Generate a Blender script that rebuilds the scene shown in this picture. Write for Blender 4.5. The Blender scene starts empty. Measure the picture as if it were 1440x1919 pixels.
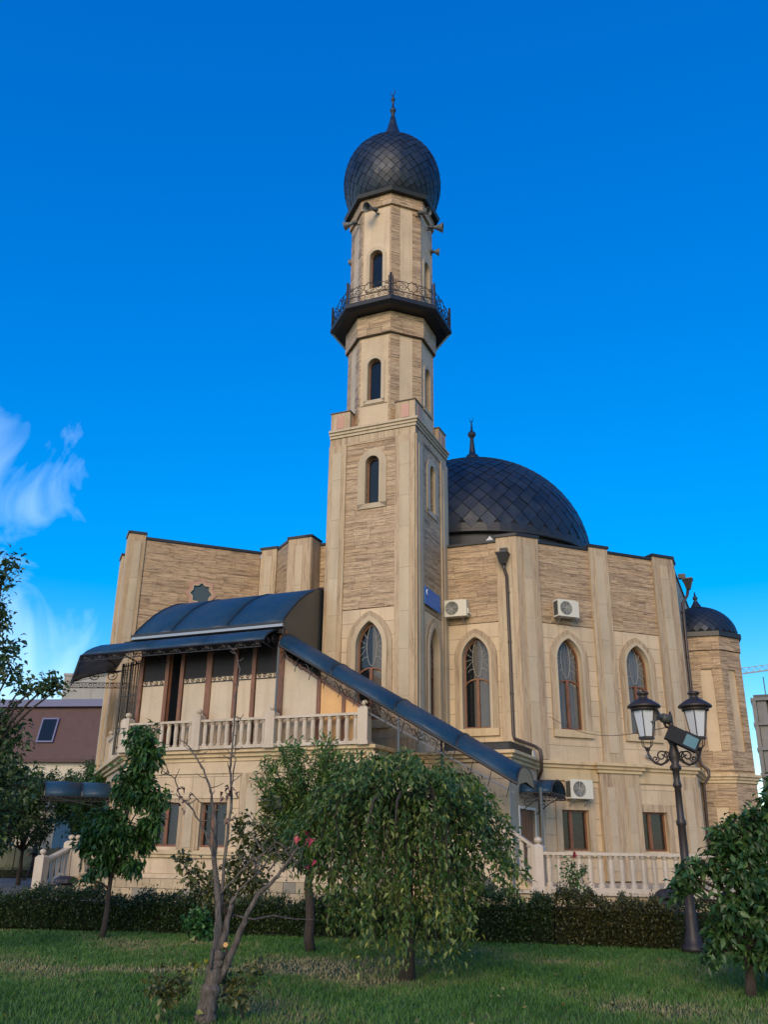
import bpy, math, random
import numpy as np
from mathutils import Matrix, Vector
R_ = math.radians
rnd = random.Random(7)
rng = np.random.default_rng(11)
SC = bpy.context.scene
COL = SC.collection

# ------------------------------------------------------------------ camera
F_PX, PITCH, ROLL = 1640.0, R_(20.8), R_(0.68)
cam_d = bpy.data.cameras.new('camera')
cam = bpy.data.objects.new('camera', cam_d)
COL.objects.link(cam)
cam_d.sensor_fit = 'VERTICAL'
cam_d.sensor_height = 36.0
cam_d.lens = 36.0 * F_PX / 1919.0
cam_d.clip_start, cam_d.clip_end = 0.1, 2000
cam.matrix_world = (Matrix.Translation((0, 0, 1.6)) @ Matrix.Rotation(R_(90) + PITCH, 4, 'X')
                    @ Matrix.Rotation(ROLL, 4, 'Z'))
SC.camera = cam

# ------------------------------------------------------------------ sky, sun, exposure
SUN_EL, SUN_AZ = R_(24), R_(195)          # azimuth clockwise from +Y: behind the camera
world = bpy.data.worlds.new('World')
SC.world = world
world.use_nodes = True
wn, wl = world.node_tree.nodes, world.node_tree.links
wn.clear()


def wnode(t, **kw):
    n = wn.new(t)
    for k, v in kw.items():
        setattr(n, k, v)
    return n


sky = wnode('ShaderNodeTexSky', sky_type='NISHITA', sun_disc=False, sun_elevation=SUN_EL,
            sun_rotation=SUN_AZ, altitude=300, air_density=1.0, dust_density=0.3, ozone_density=3.0)
hs = wnode('ShaderNodeHueSaturation')
hs.inputs['Hue'].default_value = 0.507
hs.inputs['Saturation'].default_value = 1.74
hs.inputs['Value'].default_value = 1.62
gm_ = wnode('ShaderNodeGamma')
gm_.inputs['Gamma'].default_value = 0.8
wl.new(sky.outputs[0], gm_.inputs['Color'])
wl.new(gm_.outputs[0], hs.inputs['Color'])
tc = wnode('ShaderNodeTexCoord')
sep = wnode('ShaderNodeSeparateXYZ')
wl.new(tc.outputs['Generated'], sep.inputs[0])


def wmath(op, a, b=None, clamp=False):
    n = wnode('ShaderNodeMath', operation=op, use_clamp=clamp)
    for i, v in enumerate((a, b)):
        if v is None:
            continue
        if isinstance(v, (int, float)):
            n.inputs[i].default_value = v
        else:
            wl.new(v, n.inputs[i])
    return n.outputs[0]


mp = wnode('ShaderNodeMapping')
mp.inputs['Scale'].default_value = (5.0, 5.0, 3.4)
mp.inputs['Location'].default_value = (0.7, 0.35, 0.2)
wl.new(tc.outputs['Generated'], mp.inputs[0])
cn = wnode('ShaderNodeTexNoise')
cn.inputs['Scale'].default_value = 2.1
cn.inputs['Detail'].default_value = 7
cn.inputs['Roughness'].default_value = 0.52
cn.inputs['Distortion'].default_value = 0.7
wl.new(mp.outputs[0], cn.inputs['Vector'])
# clouds gather to the west (-X) and, thin, low over the horizon
west = wmath('MULTIPLY', wmath('SUBTRACT', wmath('MULTIPLY', sep.outputs['X'], -1.0), 0.357), 3.6)
west = wmath('MAXIMUM', wmath('MINIMUM', west, 0.35), -0.6)
low = wmath('MULTIPLY', wmath('SUBTRACT', 0.24, sep.outputs['Z']), 2.2)
low = wmath('MINIMUM', wmath('MAXIMUM', low, 0.0), 0.3)
high = wmath('MULTIPLY', wmath('MAXIMUM', wmath('SUBTRACT', sep.outputs['Z'], 0.41), 0.0), -7.0)
dens = wmath('ADD', wmath('ADD', cn.outputs['Fac'], wmath('ADD', west, high)), low)
dens = wmath('MULTIPLY', wmath('SUBTRACT', dens, 0.46), 2.6, True)
dens = wmath('MULTIPLY', dens, 0.6)
mixc = wnode('ShaderNodeMix', data_type='RGBA')
wl.new(dens, mixc.inputs['Factor'])
sx_ = wnode('ShaderNodeSeparateColor')
wl.new(hs.outputs[0], sx_.inputs[0])
cx_ = wnode('ShaderNodeCombineColor')
wl.new(sx_.outputs[0], cx_.inputs[0])
wl.new(sx_.outputs[1], cx_.inputs[1])
wl.new(wmath('MULTIPLY', wmath('POWER', sx_.outputs[2], 0.717), 1.69), cx_.inputs[2])
wl.new(cx_.outputs[0], mixc.inputs['A'])
mixc.inputs['B'].default_value = (6.6, 8.6, 10.5, 1)
bg = wnode('ShaderNodeBackground')
bg.inputs['Strength'].default_value = 0.135
wl.new(mixc.outputs['Result'], bg.inputs['Color'])
wo = wnode('ShaderNodeOutputWorld')
wl.new(bg.outputs[0], wo.inputs[0])

sun_d = bpy.data.lights.new('sun', 'SUN')
sun_d.energy = 2.3
sun_d.angle = R_(35)
sun_d.color = (1.0, 0.76, 0.50)
sun = bpy.data.objects.new('sun', sun_d)
COL.objects.link(sun)
sdir = Vector((math.sin(SUN_AZ) * math.cos(SUN_EL), math.cos(SUN_AZ) * math.cos(SUN_EL), math.sin(SUN_EL)))
sun.rotation_euler = sdir.to_track_quat('Z', 'Y').to_euler()
sun.location = sdir * 60

SC.view_settings.view_transform = 'Standard'
SC.view_settings.look = 'None'
SC.view_settings.gamma = 1
SC.view_settings.use_curve_mapping = False
SC.view_settings.exposure = 0.36
SC.render.engine = 'CYCLES'
SC.cycles.max_bounces = 6
SC.cycles.transparent_max_bounces = 12

# ------------------------------------------------------------------ materials
MATS = {}


def material(name, base=(0.5, 0.5, 0.5), rough=0.6, metal=0.0, spec=0.5, build=None):
    m = bpy.data.materials.new(name)
    m.use_nodes = True
    nt = m.node_tree
    p = nt.nodes['Principled BSDF']
    p.inputs['Base Color'].default_value = (*base, 1)
    p.inputs['Roughness'].default_value = rough
    p.inputs['Metallic'].default_value = metal
    p.inputs['Specular IOR Level'].default_value = spec
    if build:
        build(nt, p)
    MATS[name] = m
    return m


def nn(nt, t, ins=None, **kw):
    n = nt.nodes.new(t)
    for k, v in kw.items():
        setattr(n, k, v)
    for k, v in (ins or {}).items():
        if hasattr(v, 'is_linked'):
            nt.links.new(v, n.inputs[k])
        else:
            n.inputs[k].default_value = v
    return n


def ramp(nt, fac, stops):
    n = nt.nodes.new('ShaderNodeValToRGB')
    e = n.color_ramp.elements
    while len(e) < len(stops):
        e.new(0.5)
    for el, (pos, c) in zip(e, stops):
        el.position = pos
        el.color = (*c, 1) if len(c) == 3 else c
    nt.links.new(fac, n.inputs[0])
    return n.outputs[0]


def mixrgb(nt, fac, a, b, blend='MIX'):
    n = nt.nodes.new('ShaderNodeMix')
    n.data_type = 'RGBA'
    n.blend_type = blend
    for key, v in (('Factor', fac), ('A', a), ('B', b)):
        if isinstance(v, (int, float)):
            n.inputs[key].default_value = v
        elif isinstance(v, tuple):
            n.inputs[key].default_value = (*v, 1) if len(v) == 3 else v
        else:
            nt.links.new(v, n.inputs[key])
    return n.outputs['Result']


def bump(nt, p, h, strength=0.3, dist=0.02):
    b = nn(nt, 'ShaderNodeBump', {'Strength': strength, 'Distance': dist, 'Height': h})
    nt.links.new(b.outputs[0], p.inputs['Normal'])


def travertine(vertical, light, mid, dark):
    def build(nt, p):
        geo = nn(nt, 'ShaderNodeNewGeometry')
        info = nn(nt, 'ShaderNodeObjectInfo')
        off = nn(nt, 'ShaderNodeVectorMath', {0: geo.outputs['Position']}, operation='ADD')
        cmb = nn(nt, 'ShaderNodeCombineXYZ')
        mul = nn(nt, 'ShaderNodeMath', {0: info.outputs['Random'], 1: 37.0}, operation='MULTIPLY')
        for i in range(3):
            nt.links.new(mul.outputs[0], cmb.inputs[i])
        nt.links.new(cmb.outputs[0], off.inputs[1])
        sc = (3.8, 3.8, 0.22) if vertical else (0.42, 0.42, 6.5)
        m1 = nn(nt, 'ShaderNodeMapping', {'Vector': off.outputs[0], 'Scale': sc})
        n1 = nn(nt, 'ShaderNodeTexNoise', {'Vector': m1.outputs[0], 'Scale': 1.9, 'Detail': 6.0,
                                           'Roughness': 0.62, 'Distortion': 0.7})
        m2 = nn(nt, 'ShaderNodeMapping', {'Vector': off.outputs[0], 'Scale': tuple(3.3 * q for q in sc)})
        n2 = nn(nt, 'ShaderNodeTexNoise', {'Vector': m2.outputs[0], 'Scale': 2.2, 'Detail': 4.0,
                                           'Roughness': 0.6, 'Distortion': 0.4})
        c = ramp(nt, n1.outputs['Fac'], [(0.30, dark), (0.44, mid), (0.56, light), (0.70, mid)])
        c = mixrgb(nt, 0.35 if vertical else 0.6, c, ramp(nt, n2.outputs['Fac'], [(0.32, (0.40, 0.36, 0.33)), (0.5, (0.95, 0.95, 0.95)), (0.7, (1.12, 1.1, 1.05))]), 'MULTIPLY')
        # thin dark open pores along the bedding
        v = nn(nt, 'ShaderNodeTexNoise', {'Vector': m2.outputs[0], 'Scale': 3.1, 'Detail': 2.0, 'Distortion': 1.1})
        pore = ramp(nt, v.outputs['Fac'], [(0.38, (0.30, 0.24, 0.19)), (0.43, (1, 1, 1))])
        c = mixrgb(nt, 0.35 if vertical else 0.75, c, pore, 'MULTIPLY')
        # warmth varies slab by slab
        t = ramp(nt, info.outputs['Random'], [(0.0, (0.82, 0.78, 0.74)), (0.35, (1.0, 0.95, 0.9)), (0.7, (1.05, 1.03, 0.98)), (1.0, (0.92, 0.84, 0.72))])
        c = mixrgb(nt, 0.9, c, t, 'MULTIPLY')
        nt.links.new(c, p.inputs['Base Color'])
        bump(nt, p, n2.outputs['Fac'], 0.35, 0.015)
    return build


TL, TM, TD = (0.48, 0.365, 0.238), (0.335, 0.242, 0.152), (0.15, 0.10, 0.060)
material('travertine_across', TM, 0.62, build=travertine(False, TL, TM, TD))
material('travertine_upright', TM, 0.62, build=travertine(True, (0.45, 0.36, 0.245), (0.37, 0.285, 0.187), (0.25, 0.182, 0.115)))


def cream(col, var=0.16, scale=0.9, stain=0.25):
    def build(nt, p):
        geo = nn(nt, 'ShaderNodeNewGeometry')
        info = nn(nt, 'ShaderNodeObjectInfo')
        n1 = nn(nt, 'ShaderNodeTexNoise', {'Vector': geo.outputs['Position'], 'Scale': scale, 'Detail': 5.0, 'Roughness': 0.6})
        m2 = nn(nt, 'ShaderNodeMapping', {'Vector': geo.outputs['Position'], 'Scale': (3.0, 3.0, 0.25)})
        n2 = nn(nt, 'ShaderNodeTexNoise', {'Vector': m2.outputs[0], 'Scale': 1.4, 'Detail': 4.0})
        n3 = nn(nt, 'ShaderNodeTexNoise', {'Vector': geo.outputs['Position'], 'Scale': 24.0, 'Detail': 3.0})
        lo, hi = tuple(q * (1 - var) for q in col), tuple(q * (1 + var * 0.6) for q in col)
        c = ramp(nt, n1.outputs['Fac'], [(0.3, lo), (0.55, col), (0.75, hi)])
        c = mixrgb(nt, stain, c, ramp(nt, n2.outputs['Fac'], [(0.33, (0.55, 0.46, 0.36)), (0.5, (1, 1, 1))]), 'MULTIPLY')
        c = mixrgb(nt, 0.35, c, ramp(nt, n3.outputs['Fac'], [(0.35, (0.8, 0.77, 0.72)), (0.6, (1, 1, 1))]), 'MULTIPLY')
        t = ramp(nt, info.outputs['Random'], [(0.0, (0.9, 0.88, 0.84)), (0.5, (1, 1, 1)), (1.0, (1.04, 1.0, 0.93))])
        c = mixrgb(nt, 0.8, c, t, 'MULTIPLY')
        nt.links.new(c, p.inputs['Base Color'])
        bump(nt, p, n3.outputs['Fac'], 0.12, 0.01)
    return build


material('cream_stone', (0.5, 0.4, 0.26), 0.6, build=cream((0.53, 0.42, 0.285)))
material('pale_stone', (0.52, 0.43, 0.3), 0.6, build=cream((0.45, 0.37, 0.257), 0.12))
material('cornice_stone', (0.5, 0.39, 0.2), 0.55, build=cream((0.53, 0.415, 0.25), 0.10, stain=0.4))
material('white_stone', (0.6, 0.54, 0.44), 0.6, build=cream((0.50, 0.435, 0.35), 0.12, stain=0.4))
material('block_stone', (0.42, 0.34, 0.22), 0.75, build=cream((0.44, 0.35, 0.225), 0.3, 1.3))
material('grey_block', (0.3, 0.28, 0.22), 0.8, build=cream((0.27, 0.245, 0.19), 0.3, 1.3))
material('pink_stone', (0.42, 0.2, 0.15), 0.7, build=cream((0.46, 0.27, 0.21), 0.15))
material('dark_joint', (0.10, 0.075, 0.05), 0.9)
material('interior_dark', (0.012, 0.010, 0.009), 0.9)


def metal_build(a, b, sc=2.0):
    def build(nt, p):
        geo = nn(nt, 'ShaderNodeNewGeometry')
        info = nn(nt, 'ShaderNodeObjectInfo')
        n1 = nn(nt, 'ShaderNodeTexNoise', {'Vector': geo.outputs['Position'], 'Scale': sc, 'Detail': 5.0})
        c = ramp(nt, n1.outputs['Fac'], [(0.3, a), (0.7, b)])
        t = ramp(nt, info.outputs['Random'], [(0.0, (0.75, 0.75, 0.75)), (1.0, (1.2, 1.2, 1.2))])
        c = mixrgb(nt, 1.0, c, t, 'MULTIPLY')
        nt.links.new(c, p.inputs['Base Color'])
        r = ramp(nt, n1.outputs['Fac'], [(0.3, (0.38, 0.38, 0.38)), (0.7, (0.55, 0.55, 0.55))])
        nt.links.new(r, p.inputs['Roughness'])
    return build


material('scale_metal', (0.03, 0.032, 0.036), 0.38, 0.3, 0.5, metal_build((0.011, 0.019, 0.034), (0.022, 0.032, 0.050)))
material('shell_dark', (0.006, 0.008, 0.012), 0.8)
material('dark_metal', (0.02, 0.021, 0.024), 0.45, 0.2, 0.5)
material('drum_cladding', (0.035, 0.036, 0.04), 0.5, 0.2, 0.4)
material('iron', (0.022, 0.02, 0.02), 0.5, 0.4)
material('lamp_iron', (0.035, 0.028, 0.027), 0.5, 0.3)
material('pipe_brown', (0.045, 0.03, 0.026), 0.4, 0.1)
material('grey_steel', (0.30, 0.31, 0.33), 0.4, 0.6)
material('speaker_grey', (0.10, 0.115, 0.125), 0.5, 0.1)


def poly_build(nt, p):
    geo = nn(nt, 'ShaderNodeNewGeometry')
    n1 = nn(nt, 'ShaderNodeTexNoise', {'Vector': geo.outputs['Position'], 'Scale': 1.1, 'Detail': 6.0, 'Roughness': 0.6})
    ms_ = nn(nt, 'ShaderNodeMapping', {'Vector': geo.outputs['Position'], 'Scale': (5.0, 5.0, 0.7)})
    n2 = nn(nt, 'ShaderNodeTexNoise', {'Vector': ms_.outputs[0], 'Scale': 2.4, 'Detail': 5.0, 'Roughness': 0.65})
    dirt = ramp(nt, n2.outputs['Fac'], [(0.48, (0, 0, 0)), (0.72, (1, 1, 1))])
    c = ramp(nt, n1.outputs['Fac'], [(0.3, (0.009, 0.042, 0.085)), (0.7, (0.016, 0.058, 0.11))])
    df = nn(nt, 'ShaderNodeMath', {0: dirt, 1: 0.30}, operation='MULTIPLY')
    c = mixrgb(nt, df.outputs[0], c, (0.10, 0.10, 0.085))
    nt.links.new(c, p.inputs['Base Color'])
    r = ramp(nt, n1.outputs['Fac'], [(0.3, (0.40, 0.40, 0.40)), (0.7, (0.58, 0.58, 0.58))])
    nt.links.new(r, p.inputs['Roughness'])
    tr = nn(nt, 'ShaderNodeBsdfTransparent', {'Color': (0.25, 0.45, 0.6, 1)})
    mx = nn(nt, 'ShaderNodeMixShader', {0: 0.16})
    nt.links.new(p.outputs[0], mx.inputs[1])
    nt.links.new(tr.outputs[0], mx.inputs[2])
    nt.links.new(mx.outputs[0], nt.nodes['Material Output'].inputs[0])


material('polycarbonate', (0.02, 0.05, 0.09), 0.22, 0, 0.4, poly_build)
material('smoked_panel', (0.045, 0.047, 0.04), 0.3, 0, 0.5)


def wood_build(nt, p):
    geo = nn(nt, 'ShaderNodeNewGeometry')
    m = nn(nt, 'ShaderNodeMapping', {'Vector': geo.outputs['Position'], 'Scale': (9, 9, 1.2)})
    n1 = nn(nt, 'ShaderNodeTexNoise', {'Vector': m.outputs[0], 'Scale': 3.0, 'Detail': 4.0})
    c = ramp(nt, n1.outputs['Fac'], [(0.3, (0.11, 0.042, 0.02)), (0.7, (0.21, 0.09, 0.043))])
    nt.links.new(c, p.inputs['Base Color'])


material('brown_frame', (0.14, 0.055, 0.028), 0.45, build=wood_build)


def glass_build(trans, tint, rough=0.03):
    def build(nt, p):
        p.inputs['Roughness'].default_value = rough
        fr = nn(nt, 'ShaderNodeLayerWeight', {'Blend': 0.35})
        tr = nn(nt, 'ShaderNodeBsdfTransparent', {'Color': (*tint, 1)})
        gl = nn(nt, 'ShaderNodeBsdfGlossy', {'Roughness': rough, 'Color': (0.9, 0.9, 0.9, 1)})
        f2 = nn(nt, 'ShaderNodeMath', {0: fr.outputs['Fresnel'], 1: 0.16}, operation='MULTIPLY_ADD')
        f2.inputs[2].default_value = 0.02
        mx = nn(nt, 'ShaderNodeMixShader', {0: f2.outputs[0]})
        nt.links.new(tr.outputs[0], mx.inputs[1])
        nt.links.new(gl.outputs[0], mx.inputs[2])
        m2 = nn(nt, 'ShaderNodeMixShader', {0: trans})
        nt.links.new(p.outputs[0], m2.inputs[1])
        nt.links.new(mx.outputs[0], m2.inputs[2])
        nt.links.new(m2.outputs[0], nt.nodes['Material Output'].inputs[0])
    return build


material('window_glass', (0.02, 0.025, 0.03), 0.03, 0, 0.5, glass_build(0.85, (0.75, 0.8, 0.85)))
material('dark_glass', (0.010, 0.013, 0.018), 0.06, 0, 0.35)
material('shaded_glass', (0.026, 0.021, 0.018), 0.2, 0, 0.12)
material('curtain', (0.42, 0.33, 0.24), 0.85, build=cream((0.68, 0.50, 0.34), 0.1, 2.0))
material('blind', (0.5, 0.41, 0.31), 0.35, 0, 0.5, build=cream((0.50, 0.41, 0.30), 0.12, 0.8))
material('painted_glow_pane', (0.62, 0.36, 0.14), 0.3, 0, 0.5, build=cream((0.66, 0.38, 0.14), 0.12, 0.8))  # orange glow of the stair panes, put into their base colour; nothing emits
material('came_lead', (0.36, 0.34, 0.31), 0.5)
material('white_paint', (0.74, 0.72, 0.66), 0.45)
material('ac_white', (0.56, 0.54, 0.45), 0.45)
material('ac_dark', (0.05, 0.055, 0.055), 0.6)
material('sign_blue', (0.004, 0.13, 0.42), 0.5)
material('sign_white', (0.75, 0.8, 0.85), 0.5)
material('sign_faint', (0.06, 0.16, 0.48), 0.5)
material('star_glass', (0.06, 0.075, 0.07), 0.2)
material('lamp_glass', (0.50, 0.53, 0.57), 0.3, 0, 0.5)
material('flood_glass', (0.02, 0.10, 0.16), 0.25, 0.2, 0.4)
material('cloth_dark', (0.014, 0.016, 0.024), 0.85)
material('skin', (0.42, 0.22, 0.14), 0.6)
material('hair', (0.02, 0.015, 0.012), 0.7)
material('red_petal', (0.35, 0.02, 0.03), 0.6)
material('roof_plum', (0.10, 0.042, 0.042), 0.6, build=cream((0.065, 0.026, 0.024), 0.2, 2.0))
material('roof_trim', (0.10, 0.11, 0.22), 0.5)
material('render_wall', (0.5, 0.48, 0.42), 0.8, build=cream((0.5, 0.48, 0.42), 0.1))
material('grey_render', (0.42, 0.41, 0.37), 0.85, build=cream((0.33, 0.33, 0.31), 0.1))
material('fence_green', (0.12, 0.14, 0.10), 0.8, build=cream((0.12, 0.135, 0.095), 0.2))
material('concrete', (0.34, 0.33, 0.31), 0.85, build=cream((0.19, 0.19, 0.19), 0.2))
material('crane_steel', (0.28, 0.30, 0.24), 0.6)


def leaf_mat(name, dark, mid, light, rough=0.45, transl=0.25):
    def build(nt, p):
        at = nn(nt, 'ShaderNodeAttribute', attribute_name='tint')
        c = ramp(nt, at.outputs['Fac'], [(0.0, dark), (0.5, mid), (0.93, light), (1.0, tuple(min(1, q * 1.6 + 0.01) for q in light))])
        nt.links.new(c, p.inputs['Base Color'])
        p.inputs['Roughness'].default_value = rough
        t = nn(nt, 'ShaderNodeBsdfTranslucent', {'Color': c})
        mx = nn(nt, 'ShaderNodeMixShader', {0: transl})
        nt.links.new(p.outputs[0], mx.inputs[1])
        nt.links.new(t.outputs[0], mx.inputs[2])
        nt.links.new(mx.outputs[0], nt.nodes['Material Output'].inputs[0])
    return material(name, mid, rough, build=build)


leaf_mat('leaf_weeping', (0.017, 0.056, 0.011), (0.044, 0.108, 0.02), (0.19, 0.22, 0.05))
leaf_mat('leaf_peach', (0.03, 0.075, 0.014), (0.07, 0.15, 0.03), (0.16, 0.24, 0.05))
leaf_mat('leaf_cherry', (0.014, 0.048, 0.010), (0.034, 0.10, 0.018), (0.08, 0.18, 0.035))
leaf_mat('leaf_apple', (0.012, 0.036, 0.012), (0.03, 0.072, 0.022), (0.10, 0.15, 0.05))
leaf_mat('leaf_laurel', (0.012, 0.042, 0.012), (0.030, 0.085, 0.022), (0.10, 0.18, 0.045))
leaf_mat('leaf_olive', (0.03, 0.04, 0.012), (0.07, 0.085, 0.02), (0.16, 0.15, 0.045))
leaf_mat('leaf_hedge', (0.009, 0.024, 0.007), (0.024, 0.052, 0.013), (0.065, 0.105, 0.025))
leaf_mat('leaf_hedge_brown', (0.016, 0.024, 0.008), (0.045, 0.052, 0.014), (0.12, 0.11, 0.03))
leaf_mat('leaf_bright', (0.015, 0.06, 0.015), (0.03, 0.11, 0.028), (0.07, 0.2, 0.05))
leaf_mat('leaf_dry', (0.06, 0.03, 0.03), (0.11, 0.06, 0.05), (0.2, 0.12, 0.08))
leaf_mat('leaf_yellow', (0.10, 0.12, 0.02), (0.28, 0.28, 0.04), (0.5, 0.45, 0.05))
leaf_mat('leaf_red', (0.2, 0.02, 0.03), (0.36, 0.03, 0.05), (0.45, 0.08, 0.08))
leaf_mat('grass_blade', (0.032, 0.11, 0.016), (0.07, 0.17, 0.026), (0.25, 0.21, 0.11), 0.6, 0.2)


def bark_build(a, b):
    def build(nt, p):
        geo = nn(nt, 'ShaderNodeNewGeometry')
        m = nn(nt, 'ShaderNodeMapping', {'Vector': geo.outputs['Position'], 'Scale': (22, 22, 5)})
        n1 = nn(nt, 'ShaderNodeTexNoise', {'Vector': m.outputs[0], 'Scale': 1.6, 'Detail': 6.0, 'Roughness': 0.7, 'Distortion': 0.6})
        c = ramp(nt, n1.outputs['Fac'], [(0.32, a), (0.66, b)])
        nt.links.new(c, p.inputs['Base Color'])
        bump(nt, p, n1.outputs['Fac'], 1.0, 0.03)
    return build


material('bark_grey', (0.12, 0.1, 0.09), 0.9, build=bark_build((0.035, 0.028, 0.024), (0.17, 0.145, 0.125)))
material('bark_brown', (0.06, 0.045, 0.034), 0.9, build=bark_build((0.016, 0.012, 0.010), (0.07, 0.052, 0.038)))
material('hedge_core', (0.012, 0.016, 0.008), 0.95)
material('cut_wood', (0.5, 0.28, 0.09), 0.7)


def ground_build(nt, p):
    geo = nn(nt, 'ShaderNodeNewGeometry')
    n1 = nn(nt, 'ShaderNodeTexNoise', {'Vector': geo.outputs['Position'], 'Scale': 0.55, 'Detail': 5.0, 'Roughness': 0.65})
    n2 = nn(nt, 'ShaderNodeTexNoise', {'Vector': geo.outputs['Position'], 'Scale': 14.0, 'Detail': 4.0})
    c = ramp(nt, n1.outputs['Fac'], [(0.3, (0.02, 0.05, 0.010)), (0.52, (0.04, 0.075, 0.016)), (0.68, (0.13, 0.105, 0.05))])
    c = mixrgb(nt, 0.7, c, ramp(nt, n2.outputs['Fac'], [(0.3, (0.45, 0.45, 0.4)), (0.65, (1.2, 1.2, 1.1))]), 'MULTIPLY')
    nt.links.new(c, p.inputs['Base Color'])


material('lawn_soil', (0.03, 0.05, 0.015), 0.95, build=ground_build)


def path_build(nt, p):
    geo = nn(nt, 'ShaderNodeNewGeometry')
    n1 = nn(nt, 'ShaderNodeTexNoise', {'Vector': geo.outputs['Position'], 'Scale': 3.0, 'Detail': 6.0})
    c = ramp(nt, n1.outputs['Fac'], [(0.3, (0.10, 0.11, 0.125)), (0.7, (0.17, 0.18, 0.195))])
    nt.links.new(c, p.inputs['Base Color'])


material('paving', (0.14, 0.15, 0.165), 0.85, build=path_build)


# ------------------------------------------------------------------ mesh helpers
def frame(s, t, ang=0.0, z=0.0):
    return Matrix.Translation((s, t, z)) @ Matrix.Rotation(ang, 4, 'Z')


I4 = Matrix.Identity(4)


def arch(xc, h, z0, zs, zt, n=9):
    """outline of an arched opening, bottom left -> over the top -> bottom right"""
    H = zt - zs
    c = max(0.0, (H * H - h * h) / (2 * h))
    r = h + c
    pts = [(xc - h, z0)]
    a1 = math.acos(max(-1, min(1, -c / r)))
    amax = math.acos(c / r)            # angle swept from the springing to the apex
    L = []
    for k in range(n + 1):
        a = math.pi - amax * k / n
        L.append((xc + c + r * math.cos(a), zs + r * math.sin(a) * (H / (r * math.sin(amax)))))
    pts += L
    pts += [(2 * xc - x, z) for x, z in reversed(L[:-1])]
    pts.append((xc + h, z0))
    return pts


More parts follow.
